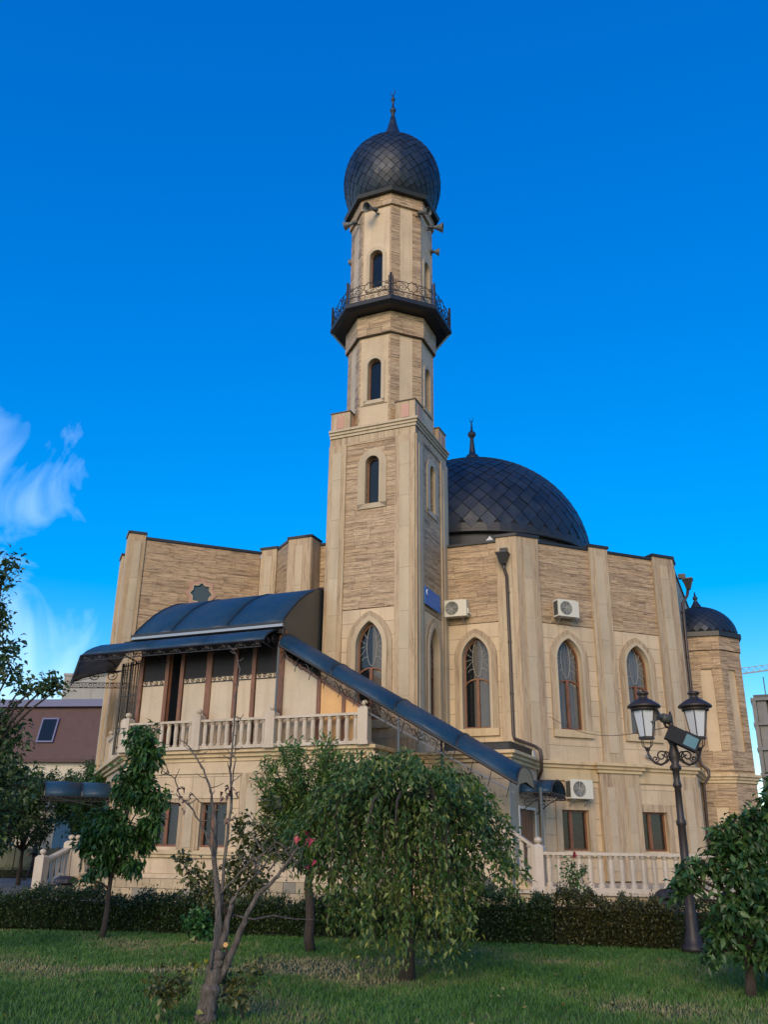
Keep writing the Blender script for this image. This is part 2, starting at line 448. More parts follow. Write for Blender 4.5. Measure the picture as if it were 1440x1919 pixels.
class MB:
    def __init__(self, M=I4):
        self.v, self.f, self.M = [], [], M

    def add(self, vs, fs):
        b = len(self.v)
        M = self.M
        self.v += [tuple(M @ Vector(q)) for q in vs]
        self.f += [tuple(i + b for i in f) for f in fs]
        return self

    def box(self, x0, x1, y0, y1, z0, z1):
        return self.add([(x0, y0, z0), (x1, y0, z0), (x1, y1, z0), (x0, y1, z0),
                         (x0, y0, z1), (x1, y0, z1), (x1, y1, z1), (x0, y1, z1)],
                        [(0, 3, 2, 1), (4, 5, 6, 7), (0, 1, 5, 4), (1, 2, 6, 5), (2, 3, 7, 6), (3, 0, 4, 7)])

    def prism(self, poly, y0, y1):           # (x,z) outline pushed along y
        n = len(poly)
        vs = [(x, y0, z) for x, z in poly] + [(x, y1, z) for x, z in poly]
        fs = [tuple(range(n)), tuple(range(2 * n - 1, n - 1, -1))]
        fs += [(i, i + n, (i + 1) % n + n, (i + 1) % n) for i in range(n)]
        return self.add(vs, fs)

    def prismz(self, poly, z0, z1, top=1.0):  # (x,y) outline pushed up
        n = len(poly)
        cx, cy = sum(p[0] for p in poly) / n, sum(p[1] for p in poly) / n
        vs = [(x, y, z0) for x, y in poly] + [(cx + (x - cx) * top, cy + (y - cy) * top, z1) for x, y in poly]
        fs = [tuple(range(n - 1, -1, -1)), tuple(range(n, 2 * n))]
        fs += [(i, (i + 1) % n, (i + 1) % n + n, i + n) for i in range(n)]
        return self.add(vs, fs)

    def sweepx(self, prof, x0, x1):          # (y,z) profile pushed along x
        n = len(prof)
        vs = [(x0, y, z) for y, z in prof] + [(x1, y, z) for y, z in prof]
        fs = [tuple(range(n)), tuple(range(2 * n - 1, n - 1, -1))]
        fs += [(i, i + n, (i + 1) % n + n, (i + 1) % n) for i in range(n)]
        return self.add(vs, fs)

    def ring(self, outer, inner, y0, y1, closed=True):
        n = len(outer)
        vs = [(x, y0, z) for x, z in outer] + [(x, y0, z) for x, z in inner]
        vs += [(x, y1, z) for x, z in outer] + [(x, y1, z) for x, z in inner]
        fs = []
        for i in range(n if closed else n - 1):
            j = (i + 1) % n
            fs += [(i, j, n + j, n + i), (2 * n + i, 3 * n + i, 3 * n + j, 2 * n + j),
                   (i, 2 * n + i, 2 * n + j, j), (n + i, n + j, 3 * n + j, 3 * n + i)]
        return self.add(vs, fs)

    def tube(self, path, r, n=6, closed=False, caps=True):
        P = [Vector(p) for p in path]
        m = len(P)
        rs = r if isinstance(r, (list, tuple)) else [r] * m
        vs, fs = [], []
        up = None
        for i in range(m):
            if closed:
                d = P[(i + 1) % m] - P[i - 1]
            else:
                d = P[min(i + 1, m - 1)] - P[max(i - 1, 0)]
            d = d.normalized() if d.length > 1e-9 else Vector((0, 0, 1))
            if up is None:
                up = d.orthogonal().normalized()
            up = (up - d * up.dot(d))
            up = up.normalized() if up.length > 1e-6 else d.orthogonal().normalized()
            w = d.cross(up)
            for k in range(n):
                a = 2 * math.pi * k / n
                vs.append(tuple(P[i] + (up * math.cos(a) + w * math.sin(a)) * rs[i]))
        for i in range(m if closed else m - 1):
            j = (i + 1) % m
            for k in range(n):
                l = (k + 1) % n
                fs.append((i * n + k, i * n + l, j * n + l, j * n + k))
        if caps and not closed:
            fs.append(tuple(range(n - 1, -1, -1)))
            fs.append(tuple(range((m - 1) * n, m * n)))
        return self.add(vs, fs)

    def lathe(self, prof, n=16, cx=0.0, cy=0.0, a0=0.0, caps=True):
        m = len(prof)
        vs = [(cx + r * math.cos(a0 + 2 * math.pi * k / n), cy + r * math.sin(a0 + 2 * math.pi * k / n), z)
              for r, z in prof for k in range(n)]
        fs = [(i * n + k, i * n + (k + 1) % n, (i + 1) * n + (k + 1) % n, (i + 1) * n + k)
              for i in range(m - 1) for k in range(n)]
        if caps:
            fs.append(tuple(range(n - 1, -1, -1)))
            fs.append(tuple(range((m - 1) * n, m * n)))
        return self.add(vs, fs)

    def mesh(self, name, mat, smooth=False):
        me = bpy.data.meshes.new(name)
        me.from_pydata(self.v, [], self.f)
        if mat:
            me.materials.append(MATS[mat])
        if smooth:
            me.polygons.foreach_set('use_smooth', [True] * len(me.polygons))
        me.update()
        return me

    def build(self, name, mat, parent=None, smooth=False):
        return link(name, self.mesh(name, mat, smooth), parent)


def link(name, me, parent=None, M=None):
    o = bpy.data.objects.new(name, me)
    COL.objects.link(o)
    if parent:
        o.parent = parent
    if M is not None:
        o.matrix_local = M
    return o


def thing(name, label, cat, M=I4, group=None):
    o = bpy.data.objects.new(name, None)
    o.empty_display_size = 0.3
    COL.objects.link(o)
    o.matrix_world = M
    o['label'], o['category'] = label, cat
    if group:
        o['group'] = group
    return o


def tag(o, label=None, cat=None, group=None, kind=None):
    for k, v in (('label', label), ('category', cat), ('group', group), ('kind', kind)):
        if v:
            o[k] = v
    return o


def copy_tree(o, parent=None):
    c = o.copy()
    COL.objects.link(c)
    if parent:
        c.parent = parent
    for ch in list(o.children):
        copy_tree(ch, c)
    return c


UNIT = MB().box(-0.5, 0.5, -0.5, 0.5, -0.5, 0.5)
UNIT_MESH = {}


def unit(mat):
    if mat not in UNIT_MESH:
        UNIT_MESH[mat] = UNIT.mesh('slab', mat)
    return UNIT_MESH[mat]


def slab(name, mat, parent, M, x0, x1, y0, y1, z0, z1):
    return link(name, unit(mat), parent, M @ Matrix.Translation(((x0 + x1) / 2, (y0 + y1) / 2, (z0 + z1) / 2))
                @ Matrix.Diagonal((x1 - x0, y1 - y0, z1 - z0, 1)))


def slabs(M, x0, x1, z0, z1, row, parent, hole=None, mat='travertine_across', name='slab', lo=0.55, hi=1.15, y1=0.055, proud=0.006, gap=0.007, pick=min):
    """courses of stone slabs; hole = (xc, function z -> half width or None)"""
    nrow = max(1, round((z1 - z0) / row))
    h = (z1 - z0) / nrow
    for k in range(nrow):
        za, zb = z0 + k * h, z0 + (k + 1) * h
        spans = [(x0, x1)]
        if hole:
            xc, fn = hole
            w = [q for q in (fn(za + 0.01), fn((za + zb) / 2), fn(zb - 0.01)) if q and q > 0.12]
            if len(w) >= 2:
                hw = pick(w)
                spans = [(x0, xc - hw), (xc + hw, x1)]
        for a, b in spans:
            x = a
            first = True
            while x < b - 0.02:
                L = rnd.uniform(lo, hi) * (rnd.uniform(0.4, 1) if first else 1)
                first = False
                e = x + L
                if b - e < 0.28:
                    e = b
                slab(name, mat, parent, M, x + gap / 2, e - gap / 2, -rnd.uniform(0, proud), y1, za + gap / 2, zb - gap / 2)
                x = e


def arch_hw(win, grow):
    xc, h, z0, zs, zt = win
    return (xc, lambda z: (h + grow) if z0 - 0.1 < z < zs else ((h + grow) * math.sqrt(max(0.0, 1 - ((z - zs) / (zt - zs + grow)) ** 2)) * 0.97 + 0.01 if zs <= z < zt + grow - 0.02 else None))


def blocks(M, x0, x1, z0, z1, parent, hole=None, row=0.48):
    slabs(M, x0, x1, z0, z1, row, parent, hole, mat='cream_stone', name='wall_block', lo=0.8, hi=1.5, y1=0.055, proud=0.004, gap=0.010, pick=max)


def wall_rects(mb, x0, x1, z0, z1, holes, y0, y1):
    xs = sorted({x0, x1, *[q for h in holes for q in h[:2]]})
    for a, b in zip(xs, xs[1:]):
        cut = sorted((h[2], h[3]) for h in holes if h[0] <= a + 1e-6 and h[1] >= b - 1e-6)
        z = z0
        for c, d in cut:
            if c > z:
                mb.box(a, b, y0, y1, z, c)
            z = d
        if z < z1:
            mb.box(a, b, y0, y1, z, z1)


def wall_arch(mb, x0, x1, z0, z1, op, y0, y1):
    """wall with one arched opening op=(xc,h,zb,zs,zt), made of pieces butted end to end"""
    xc, h, zb, zs, zt = op
    mb.box(x0, xc - h, y0, y1, z0, z1)
    mb.box(xc + h, x1, y0, y1, z0, z1)
    if zb > z0:
        mb.box(xc - h, xc + h, y0, y1, z0, zb)
    A = arch(*op)[1:-1]
    for (xa, za), (xb, zb2) in zip(A, A[1:]):
        mb.prism([(xa, za), (xb, zb2), (xb, z1), (xa, z1)], y0, y1)


# cornice: three oversailing courses
def cornice_prof(z0, z1, out):
    h = z1 - z0
    return [(0.05, z0), (-out * 0.3, z0), (-out * 0.3, z0 + h * 0.3), (-out * 0.62, z0 + h * 0.36), (-out * 0.62, z0 + h * 0.62),
            (-out, z0 + h * 0.7), (-out, z1 - 0.02), (-out * 0.9, z1), (0.05, z1)]


def mitred_cornice(path, z0, z1, out, name, parent, mat='cornice_stone', M=I4):
    """moulding along a polyline (s,t); outward is to the right-hand side of travel turned -90 deg"""
    prof = cornice_prof(z0, z1, out)
    pts = [Vector((p[0], p[1], 0)) for p in path]
    n = len(pts)
    mb = MB(M)
    rows = []
    for i in range(n):
        d0 = (pts[i] - pts[max(i - 1, 0)])
        d1 = (pts[min(i + 1, n - 1)] - pts[i])
        d0 = d0.normalized() if d0.length else d1.normalized()
        d1 = d1.normalized() if d1.length else d0
        n0, n1 = Vector((-d0.y, d0.x, 0)), Vector((-d1.y, d1.x, 0))
        nb = (n0 + n1).normalized()
        k = 1 / max(0.3, nb.dot(n0))
        rows.append([tuple(pts[i] + nb * (y * k) + Vector((0, 0, z))) for y, z in prof])
    m = len(prof)
    vs = [q for r in rows for q in r]
    fs = [(i * m + k, (i + 1) * m + k, (i + 1) * m + (k + 1) % m, i * m + (k + 1) % m) for i in range(n - 1) for k in range(m)]
    fs += [tuple(range(m)), tuple(range((n - 1) * m + m - 1, (n - 1) * m - 1, -1))]
    mb.add(vs, fs)
    return mb.build(name, mat, parent)


def pilaster(M, x0, x1, z0, z1, parent, proud=0.10, strips=1, zs0=None, zs1=None, cap=True, capz=0.1):
    p = MB(M).box(x0, x1, -proud, 0.04, z0, z1).build('pilaster', 'travertine_upright', parent)
    w = (x1 - x0)
    zs0, zs1 = zs0 or z0 + 0.3, zs1 or z1 - 0.32
    for k in range(strips):
        c = x0 + w * (k + 0.5) / strips + (0.0 if strips == 1 else 0)
        hw = 0.17 if strips == 1 else 0.14
        hw = min(hw, w * 0.24 / 1)
        # cream strip in a shallow rebate, laid as long stones
        z = zs0
        while z < zs1 - 0.05:
            e = min(zs1, z + rnd.uniform(1.0, 1.5))
            if zs1 - e < 0.4:
                e = zs1
            q = MB(M).box(c - hw, c + hw, -proud - 0.022, -proud + 0.01, z + 0.003, e - 0.003)
            q.build('pilaster_strip', 'pale_stone', p)
            z = e
    if cap:
        MB(M).box(x0 - 0.04, x1 + 0.04, -proud - 0.05, 0.3, z1, z1 + capz).build('pilaster_cap', 'dark_metal', p)
    return p


def arched_window(M, xc, h, z0, zs, zt, parent, y=0.14, transom=None, curtain=None, frame_w=0.055):
    outer = arch(xc, h, z0, zs, zt)
    k = (h - frame_w) / h
    inner = arch(xc, h - frame_w, z0 + frame_w, zs, zs + (zt - zs) * k)
    w = MB(M).ring(outer, inner, y, y + 0.07).build('window', 'brown_frame', parent)
    hi = h - frame_w
    zti = zs + (zt - zs) * k
    if transom:
        zl = transom
        rise = 0.22
        arc = [(xc + hi * math.cos(math.pi * (1 - q / 10)), zl - rise + rise * math.sin(math.pi * q / 10)) for q in range(11)]
        lo = [(x, z - 0.05) for x, z in arc]
        mb = MB(M)
        for a, b, c, d in zip(arc, arc[1:], lo, lo[1:]):
            mb.prism([c, d, b, a], y - 0.015, y + 0.06)
        mb.build('transom', 'brown_frame', w)
        MB(M).box(xc - 0.05, xc + 0.05, y - 0.02, y + 0.065, z0 + frame_w, zl - 0.045).build('mullion', 'brown_frame', w)
        for sg in (-1, 1):
            a, b = sorted((xc + sg * 0.05, xc + sg * hi))
            MB(M).prism([(a, z0 + frame_w), (b, z0 + frame_w), (b, zl - (rise if sg > 0 else 0.06)), (a, zl - (0.06 if sg > 0 else rise))], y + 0.03, y + 0.04).build('pane', 'window_glass', w)
        top = [p for p in inner if p[1] >= zl - 0.02]
        MB(M).prism([(xc - hi, zl - 0.22)] + [q for q in arch(xc, hi, zl, zs, zti)[1:-1]] + [(xc + hi, zl - 0.22)] + [(x, z) for x, z in reversed(arc[1:-1])], y + 0.03, y + 0.04).build('pane', 'window_glass', w)
        # leaded tracery: a vesica between four spokes
        mb = MB(M)
        zm = (zl + zti) / 2 + 0.02
        hh = (zti - zl) / 2 - 0.03
        for sg in (-1, 1):
            mb.tube([(xc + sg * 0.17 * math.cos(t), y + 0.02, zm + hh * math.sin(t)) for t in [R_(-90 + 18 * q) for q in range(11)]], 0.008, 4)
            for dz in (-0.10, -0.02, 0.06):
                mb.tube([(xc + sg * 0.165, y + 0.02, zm + dz * 0.6), (xc + sg * (hi - 0.01), y + 0.02, zm + dz * 3.2)], 0.006, 4)
            mb.tube([(xc + sg * (0.13 + 0.14 * math.sin(R_(9 * q))), y + 0.02, zm + hh * 0.55 + 0.20 * (1 - math.cos(R_(9 * q))) - 0.1) for q in range(11)], 0.007, 4)
            mb.tube([(xc + sg * (0.13 + 0.2 * math.sin(R_(9 * q))), y + 0.02, zm - hh * 0.55 - 0.12 * (1 - math.cos(R_(9 * q)))) for q in range(11)], 0.007, 4)
        mb.build('tracery', 'came_lead', w)
    else:
        MB(M).prism(inner, y + 0.03, y + 0.045).build('pane', 'dark_glass', w)
    if curtain:
        a, b = curtain
        n = 22
        vs, fs = [], []
        for i in range(n + 1):
            x = a + (b - a) * i / n
            yy = y + 0.09 + 0.022 * math.sin(i * 1.9)
            vs += [(x, yy, z0), (x, yy, zt + 0.1)]
        for i in range(n):
            fs.append((2 * i, 2 * i + 2, 2 * i + 3, 2 * i + 1))
        MB(M).add(vs, fs).build('curtain', 'curtain', w)
    return w


def rect_window(M, x0, x1, z0, z1, parent, y=0.12, split=0.42):
    f = 0.06
    o = [(x0, z0), (x0, z1), (x1, z1), (x1, z0)]
    i = [(x0 + f, z0 + f), (x0 + f, z1 - f), (x1 - f, z1 - f), (x1 - f, z0 + f)]
    w = MB(M).ring(o, i, y, y + 0.07).build('window', 'brown_frame', parent)
    xm = x0 + (x1 - x0) * split
    MB(M).box(xm - 0.06, xm + 0.06, y - 0.015, y + 0.065, z0 + f, z1 - f).build('mullion', 'brown_frame', w)
    for a, b in ((x0 + f, xm - 0.06), (xm + 0.06, x1 - f)):
        MB(M).box(a, b, y + 0.03, y + 0.04, z0 + f, z1 - f).build('pane', 'window_glass', w)
    n = 14
    vs, fs = [], []
    for k in range(n + 1):
        zz = z0 + 0.05 + (z1 - z0 - 0.1) * k / n
        vs += [(xm + 0.1, y + 0.11 + 0.012 * (k % 2), zz), (x1, y + 0.11 + 0.012 * (k % 2), zz)]
    for k in range(n):
        fs.append((2 * k, 2 * k + 1, 2 * k + 3, 2 * k + 2))
    MB(M).add(vs, fs).build('blind', 'roller_brown', w)
    return w


material('roller_brown', (0.06, 0.03, 0.022), 0.7)

# a spiral scroll for the wrought iron
def spiral(cx, cz, r0, turns, a0=0.0, hand=1, n=18):
    return [(cx + r0 * (1 - 0.82 * i / n) * math.cos(a0 + hand * 2 * math.pi * turns * i / n),
             cz + r0 * (1 - 0.82 * i / n) * math.sin(a0 + hand * 2 * math.pi * turns * i / n)) for i in range(n + 1)]


def iron_frieze(mb, P0, P1, height, pitch=0.30, r=0.011, upv=(0, 0, 1), rails=True):
    """band of running scrolls from P0 to P1 (bottom edge), height along upv"""
    P0, P1, U = Vector(P0), Vector(P1), Vector(upv)
    L = (P1 - P0).length
    d = (P1 - P0) / L
    if rails:
        mb.tube([P0, P1], r * 1.4, 4)
        mb.tube([P0 + U * height, P1 + U * height], r * 1.4, 4)
    k = max(1, int(L / pitch))
    for i in range(k):
        c = (i + 0.5) * L / k
        for q, (hand, a0) in enumerate(((1, math.pi), (-1, 0))):
            cx = c + (0.25 if q else -0.25) * L / k
            pts = spiral(0, 0, height * 0.46, 1.2, a0, hand if i % 2 else -hand, 10)
            mb.tube([P0 + d * (cx + x) + U * (height / 2 + z) for x, z in pts], r, 3, caps=False)


# ------------------------------------------------------------------ building frame
YAW = R_(-23.3)
TX, TY = 1.0376, 26.98
BM = Matrix.Translation((TX, TY, 0)) @ Matrix.Rotation(YAW, 4, 'Z')
Q45 = math.pi / 4


def Wp(s, t, z=0.0):
    return BM @ Vector((s, t, z))
CAM_LOC = Vector((0, 0, 1.6))


def scale_roof(parent, cx, cy, prof, n, aspect=1.0, lift=0.03, keep=300, rmin=0.25, gap=0.97, mat='scale_metal', name='roof_scale'):
    """diamond metal scales on a surface of revolution; prof = list of (r,z) from the eave upwards"""
    P = [Vector((r, z)) for r, z in prof]
    S = [0.0]
    for a, b in zip(P, P[1:]):
        S.append(S[-1] + (b - a).length)

    def at(s):
        s = max(0.0, min(S[-1] - 1e-6, s))
        for i in range(len(S) - 1):
            if s <= S[i + 1]:
                u = (s - S[i]) / (S[i + 1] - S[i])
                p = P[i].lerp(P[i + 1], u)
                d = (P[i + 1] - P[i]).normalized()
                return p, Vector((d.y, -d.x))
    ss = [0.0]
    while ss[-1] < S[-1] and len(ss) < 90:
        r = at(ss[-1])[0].x
        if r < rmin:
            break
        ss.append(ss[-1] + aspect * math.pi * r / n)
    Mi = BM.inverted()
    c = Mi @ CAM_LOC
    ca = math.atan2(c.y - cy, c.x - cx)
    rows, cand = [], []
    for j in range(1, len(ss) - 1):
        w = math.pi / n * gap
        sb, sm, st = ss[j - 1], ss[j], ss[j + 1]
        sb, st = sm + (sb - sm) * gap, sm + (st - sm) * gap
        vs = []
        for s, ang, up in ((sb, 0, lift), (sm, w, lift * 0.5), (st, 0, 0.0), (sm, -w, lift * 0.5)):
            p, nr = at(s)
            q = p + nr * up
            vs.append((q.x * math.cos(ang), q.x * math.sin(ang), q.y))
        for s, ang, up in ((sb, 0, lift - 0.02), (sm, w, lift * 0.5 - 0.02), (sm, -w, lift * 0.5 - 0.02)):
            p, nr = at(s)
            q = p + nr * up
            vs.append((q.x * math.cos(ang), q.x * math.sin(ang), q.y))
        fs = [(0, 1, 2), (0, 2, 3), (0, 4, 5, 1), (3, 6, 4, 0)]
        rows.append((vs, fs))
        p, nr = at(sm)
        for k in range(n):
            a = 2 * math.pi * k / n + (math.pi / n if j % 2 else 0)
            pos = Vector((cx + p.x * math.cos(a), cy + p.x * math.sin(a), p.y))
            no = Vector((nr.x * math.cos(a), nr.x * math.sin(a), nr.y))
            v = (c - pos)
            cs = no.dot(v.normalized())
            cand.append((cs * (p.x ** 2) if cs > 0.1 else -1, j - 1, a))
    cand.sort(key=lambda q: -q[0])
    meshes = {}
    stuff = MB()
    for i, (sc, j, a) in enumerate(cand):
        M = Matrix.Translation((cx, cy, 0)) @ Matrix.Rotation(a, 4, 'Z')
        if i < keep and sc > 0:
            if j not in meshes:
                meshes[j] = MB().add(*rows[j]).mesh('roof_scale', mat)
            link(name, meshes[j], parent, M @ Matrix.Translation((rnd.gauss(0, 0.007), 0, 0)) @ Matrix.Rotation(rnd.gauss(0, 0.0012), 4, 'Z'))
        else:
            stuff.M = M
            stuff.add(*rows[j])
    if stuff.v:
        stuff.build('roof_scales', mat, parent)['kind'] = 'stuff'
    return parent


# ================================================================== GROUND
gm = MB()
gm.add([(-400, -60, -0.03), (400, -60, -0.03), (400, 700, -0.03), (-400, 700, -0.03)], [(0, 1, 2, 3)])
tag(gm.build('ground', 'lawn_soil'), kind='structure')
pm = MB()
pm.add([(-60, 19.75, -0.012), (-1, 18.95, -0.012), (30, 15.5, -0.012), (60, 40, -0.012), (20, 60, -0.012), (-60, 42.5, -0.012)], [(0, 1, 2, 3, 4, 5)])
tag(pm.build('path', 'paving'), kind='structure')

# ================================================================== MINARET
mn = thing('minaret', 'tall octagonal minaret on a square striped stone shaft with a black onion dome', 'minaret', BM)
MF, MR = frame(-3.25, 0, 0), frame(0, 0, math.pi / 2)
CS, CT = -1.62, 1.6
# hidden faces and the core
b = MB()
b.box(-3.25, -3.2, 0.06, 3.14, 0, 15.05)
b.box(-3.2, -0.06, 3.14, 3.2, 0, 15.05)
b.build('rear_wall', 'travertine_across', mn)
MB().box(-2.85, -0.4, 0.4, 2.8, 0, 15.1).build('core', 'interior_dark', mn)
MB().box(-3.2, -0.05, 0.05, 3.15, 15.1, 15.3).build('terrace_slab', 'pale_stone', mn)
for M, w in ((MF, 3.25), (MR, 3.2)):
    xc = w / 2 + (0.05 if M is MF else 0.0)
    base = MB(M)
    base.box(0.0 if M is MF else 0.31, w, 0.0 if M is MF else 0.001, 0.3, 0, 4.17)
    base.build('base_wall', 'cream_stone', mn)
    up = MB(M)
    wall_arch(up, 0.0 if M is MF else 0.31, w - 0.0, 4.17, 8.74, (xc, 0.46, 5.2, 7.5, 8.32), 0.058, 0.3)
    blocks(M, 0.66, w - 0.70, 4.17, 8.74, mn, arch_hw((xc, 0.46, 5.2, 7.5, 8.32), 0.05))
    up.build('lower_wall', 'cream_stone', mn)
    bk = MB(M)
    wall_arch(bk, 0.0 if M is MF else 0.31, w, 8.74, 15.05, (xc, 0.245, 12.36, 13.9, 14.14), 0.058, 0.3)
    bk.build('backing_wall', 'travertine_across', mn)
    slabs(M, 0.66, w - 0.70, 8.76, 14.76, 0.235, mn, (xc, lambda z: (0.50 if z < 13.85 else math.sqrt(max(0.01, 0.25 - (z - 13.85) ** 2))) if 12.24 < z < 14.33 else None))
    for a, e in ((0.0, 0.68), (w - 0.72, w)):
        pilaster(M, a + 0.002, e - 0.002, 4.2, 14.75, mn, 0.055, cap=False, zs1=14.45, zs0=4.6)
    # frieze
    slabs(M, 0.0, w, 14.77, 15.04, 0.27, mn, mat='travertine_upright', name='frieze_slab', lo=0.5, hi=0.9, y1=0.057, proud=0.0)
    MB(M).box(0.66, w - 0.7, -0.03, 0.05, 14.68, 14.765).build('frieze_edge', 'travertine_across', mn)
    # windows
    arched_window(M, xc, 0.245, 12.36, 13.9, 14.14, mn, y=0.16, frame_w=0.05)
    s1 = MB(M).ring(arch(xc, 0.53, 12.22, 13.86, 14.40), arch(xc, 0.255, 12.40, 13.9, 14.155), -0.045, 0.06, False)
    s1.box(xc - 0.53, xc + 0.53, -0.045, 0.06, 12.215, 12.395)
    s1.build('window_surround', 'pale_stone', mn)
    arched_window(M, xc, 0.46, 5.2, 7.5, 8.32, mn, y=0.16, transom=6.86, curtain=(xc + 0.0, xc + 0.46))
    so = MB(M).ring(arch(xc, 0.79, 4.95, 7.52, 8.66), arch(xc, 0.62, 4.95, 7.5, 8.50), -0.05, 0.02, False)
    so.build('window_surround', 'travertine_upright', mn)
    MB(M).ring(arch(xc, 0.618, 5.0, 7.5, 8.498), arch(xc, 0.462, 5.0, 7.5, 8.325), -0.08, 0.062, False).build('window_moulding', 'pale_stone', mn)
    MB(M).box(xc - 0.72, xc + 0.72, -0.09, 0.05, 4.93, 5.18).build('window_sill', 'cornice_stone', mn)
mitred_cornice([(-3.25, 3.2), (-3.25, 0), (0, 0), (0, 3.2)][1:], 15.05, 15.35, 0.14, 'cornice', mn, 'pale_stone')
# corner merlons
for sx, sy in ((-2.87, 0.38), (-0.38, 0.38), (-0.38, 2.82), (-2.87, 2.82)):
    m_ = MB(frame(sx, sy)).box(-0.37, 0.37, -0.37, 0.37, 15.35, 16.06).build('merlon', 'travertine_upright', mn)
    MB(frame(sx, sy)).box(-0.40, 0.40, -0.40, 0.40, 16.06, 16.10).build('merlon_cap', 'dark_joint', m_)
    MB(frame(sx, sy)).box(-0.15, 0.15, -0.385, -0.36, 15.44, 15.94).build('merlon_panel', 'pink_stone', m_)
    MB(frame(sx, sy)).box(0.36, 0.385, -0.15, 0.15, 15.44, 15.94).build('merlon_panel', 'pink_stone', m_)


def octa(Rp, a0=math.pi / 8):
    c = Rp / math.cos(math.pi / 8)
    return [(CS + c * math.cos(a0 + k * math.pi / 4), CT + c * math.sin(a0 + k * math.pi / 4)) for k in range(8)]


RS = 1.48
HF = RS * math.tan(math.pi / 8)
MB().prismz(octa(RS - 0.32), 15.32, 25.2).build('core', 'interior_dark', mn)
for k in range(8):
    M = frame(CS, CT) @ Matrix.Rotation(k * math.pi / 4, 4, 'Z') @ Matrix.Translation((-HF, -RS, 0))
    w = 2 * HF
    tw = 0.13
    for z0, z1, wz0, wz1 in ((15.33, 19.05, 16.4, 18.08), (19.9, 24.8, 21.12, 22.82)):
        if k % 2 == 0:
            wl_ = MB(M)
            wall_arch(wl_, 0.0, w, z0, z1, (HF, 0.262, wz0, wz1 - 0.262, wz1), 0.0, 0.3)
            wl_.build('shaft_wall', 'cream_stone', mn)
            arched_window(M, HF, 0.262, wz0, wz1 - 0.262, wz1, mn, y=0.15, frame_w=0.045)
            sr = MB(M).ring(arch(HF, 0.40, wz0 - 0.13, wz1 - 0.25, wz1 + 0.17), arch(HF, 0.27, wz0, wz1 - 0.262, wz1 + 0.008), -0.035, 0.02, False)
            sr.box(HF - 0.40, HF + 0.40, -0.035, 0.02, wz0 - 0.14, wz0)
            sr.build('window_surround', 'pale_stone', mn)
            if z0 < 16:
                MB(M).box(0.1, w - 0.1, -0.012, 0.01, 16.2, 16.225).build('joint', 'dark_joint', mn)
            for a, e in ((0.0, 0.07), (w - 0.07, w)):
                slabs(M, a, e, z0 + 0.01, z1 - 0.01, 0.24, mn, lo=0.05, hi=0.09, y1=0.03, proud=0.012, name='edge_stone') if k in (0, 2) else MB(M).box(a, e, -0.01, 0.03, z0, z1).build('edge_strip', 'travertine_across', mn)
        else:
            MB(M).box(0.0, w, 0.0, 0.3, z0, z1).build('shaft_wall', 'cream_stone', mn)
            for a, e in ((0.0, 0.36), (w - 0.36, w)):
                if k in (1, 7):
                    slabs(M, a, e, z0 + 0.01, z1 - 0.01, 0.24, mn, lo=0.3, hi=0.5, y1=0.03, proud=0.02, name='edge_stone')
                else:
                    MB(M).box(a, e, -0.02, 0.03, z0, z1).build('edge_strip', 'travertine_across', mn)
    for z0, z1, R1 in ((19.05, 19.9, 1.60), (24.8, 25.28, 1.58)):
        h1 = R1 * math.tan(math.pi / 8)
        M1 = frame(CS, CT) @ Matrix.Rotation(k * math.pi / 4, 4, 'Z') @ Matrix.Translation((-h1, -R1, 0))
        slabs(M1, 0, 2 * h1, z0, z1, 0.28, mn, name='band_slab', lo=0.5, hi=0.9, y1=0.14, proud=0.004)
MB().prismz(octa(1.57), 19.03, 19.9).build('band_core', 'dark_joint', mn)
MB().prismz(octa(2.02), 19.93, 20.02, 1.075).build('balcony_soffit', 'dark_metal', mn)
MB().prismz(octa(2.17), 20.02, 20.16).build('balcony_slab', 'dark_metal', mn)
MB().prismz(octa(1.76), 25.28, 25.42, 1.03).build('eave', 'dark_metal', mn)
MB().prismz(octa(1.80), 25.42, 25.50, 0.95).build('eave_edge', 'dark_metal', mn)
# railing
RB = 2.10
hb = RB * math.tan(math.pi / 8)
pn = MB()
L = 2 * hb
pn.tube([(0, 0, 0.06), (L, 0, 0.06)], 0.018, 4)
pn.tube([(0, 0, 0.30), (L, 0, 0.30)], 0.018, 4)
iron_frieze(pn, (0.03, 0, 0.07), (L - 0.03, 0, 0.07), 0.22, 0.42, 0.012, rails=False)
for q in range(9):
    x = L * (q + 0.5) / 9
    pn.tube([(x - 0.05, 0, 0.18), (x, 0, 0.25), (x + 0.05, 0, 0.18), (x, 0, 0.11)], 0.009, 3, True)
st = [(L / 2 + (0.24 if i % 2 == 0 else 0.175) * math.cos(i * math.pi / 8 + 0.2), 0, 0.58 + (0.24 if i % 2 == 0 else 0.175) * math.sin(i * math.pi / 8 + 0.2)) for i in range(16)]
pn.tube(st, 0.019, 4, True)
for sg in (-1, 1):
    for cx_, cz_, r_, tr, a0 in ((0.42, 0.50, 0.18, 1.5, 1.2), (0.66, 0.42, 0.12, 1.4, 2.6), (0.72, 0.62, 0.10, 1.3, 0.4)):
        pn.tube([(L / 2 + sg * x, 0, z) for x, z in spiral(cx_, cz_, r_, tr, a0)], 0.013, 4, caps=False)
    pn.tube([(L / 2 + sg * (0.22 + 0.62 * u), 0, 0.72 + 0.10 * math.sin(u * 3.1) - 0.22 * u) for u in [i / 10 for i in range(11)]], 0.014, 4, caps=False)
pme = pn.mesh('railing_panel', 'iron')
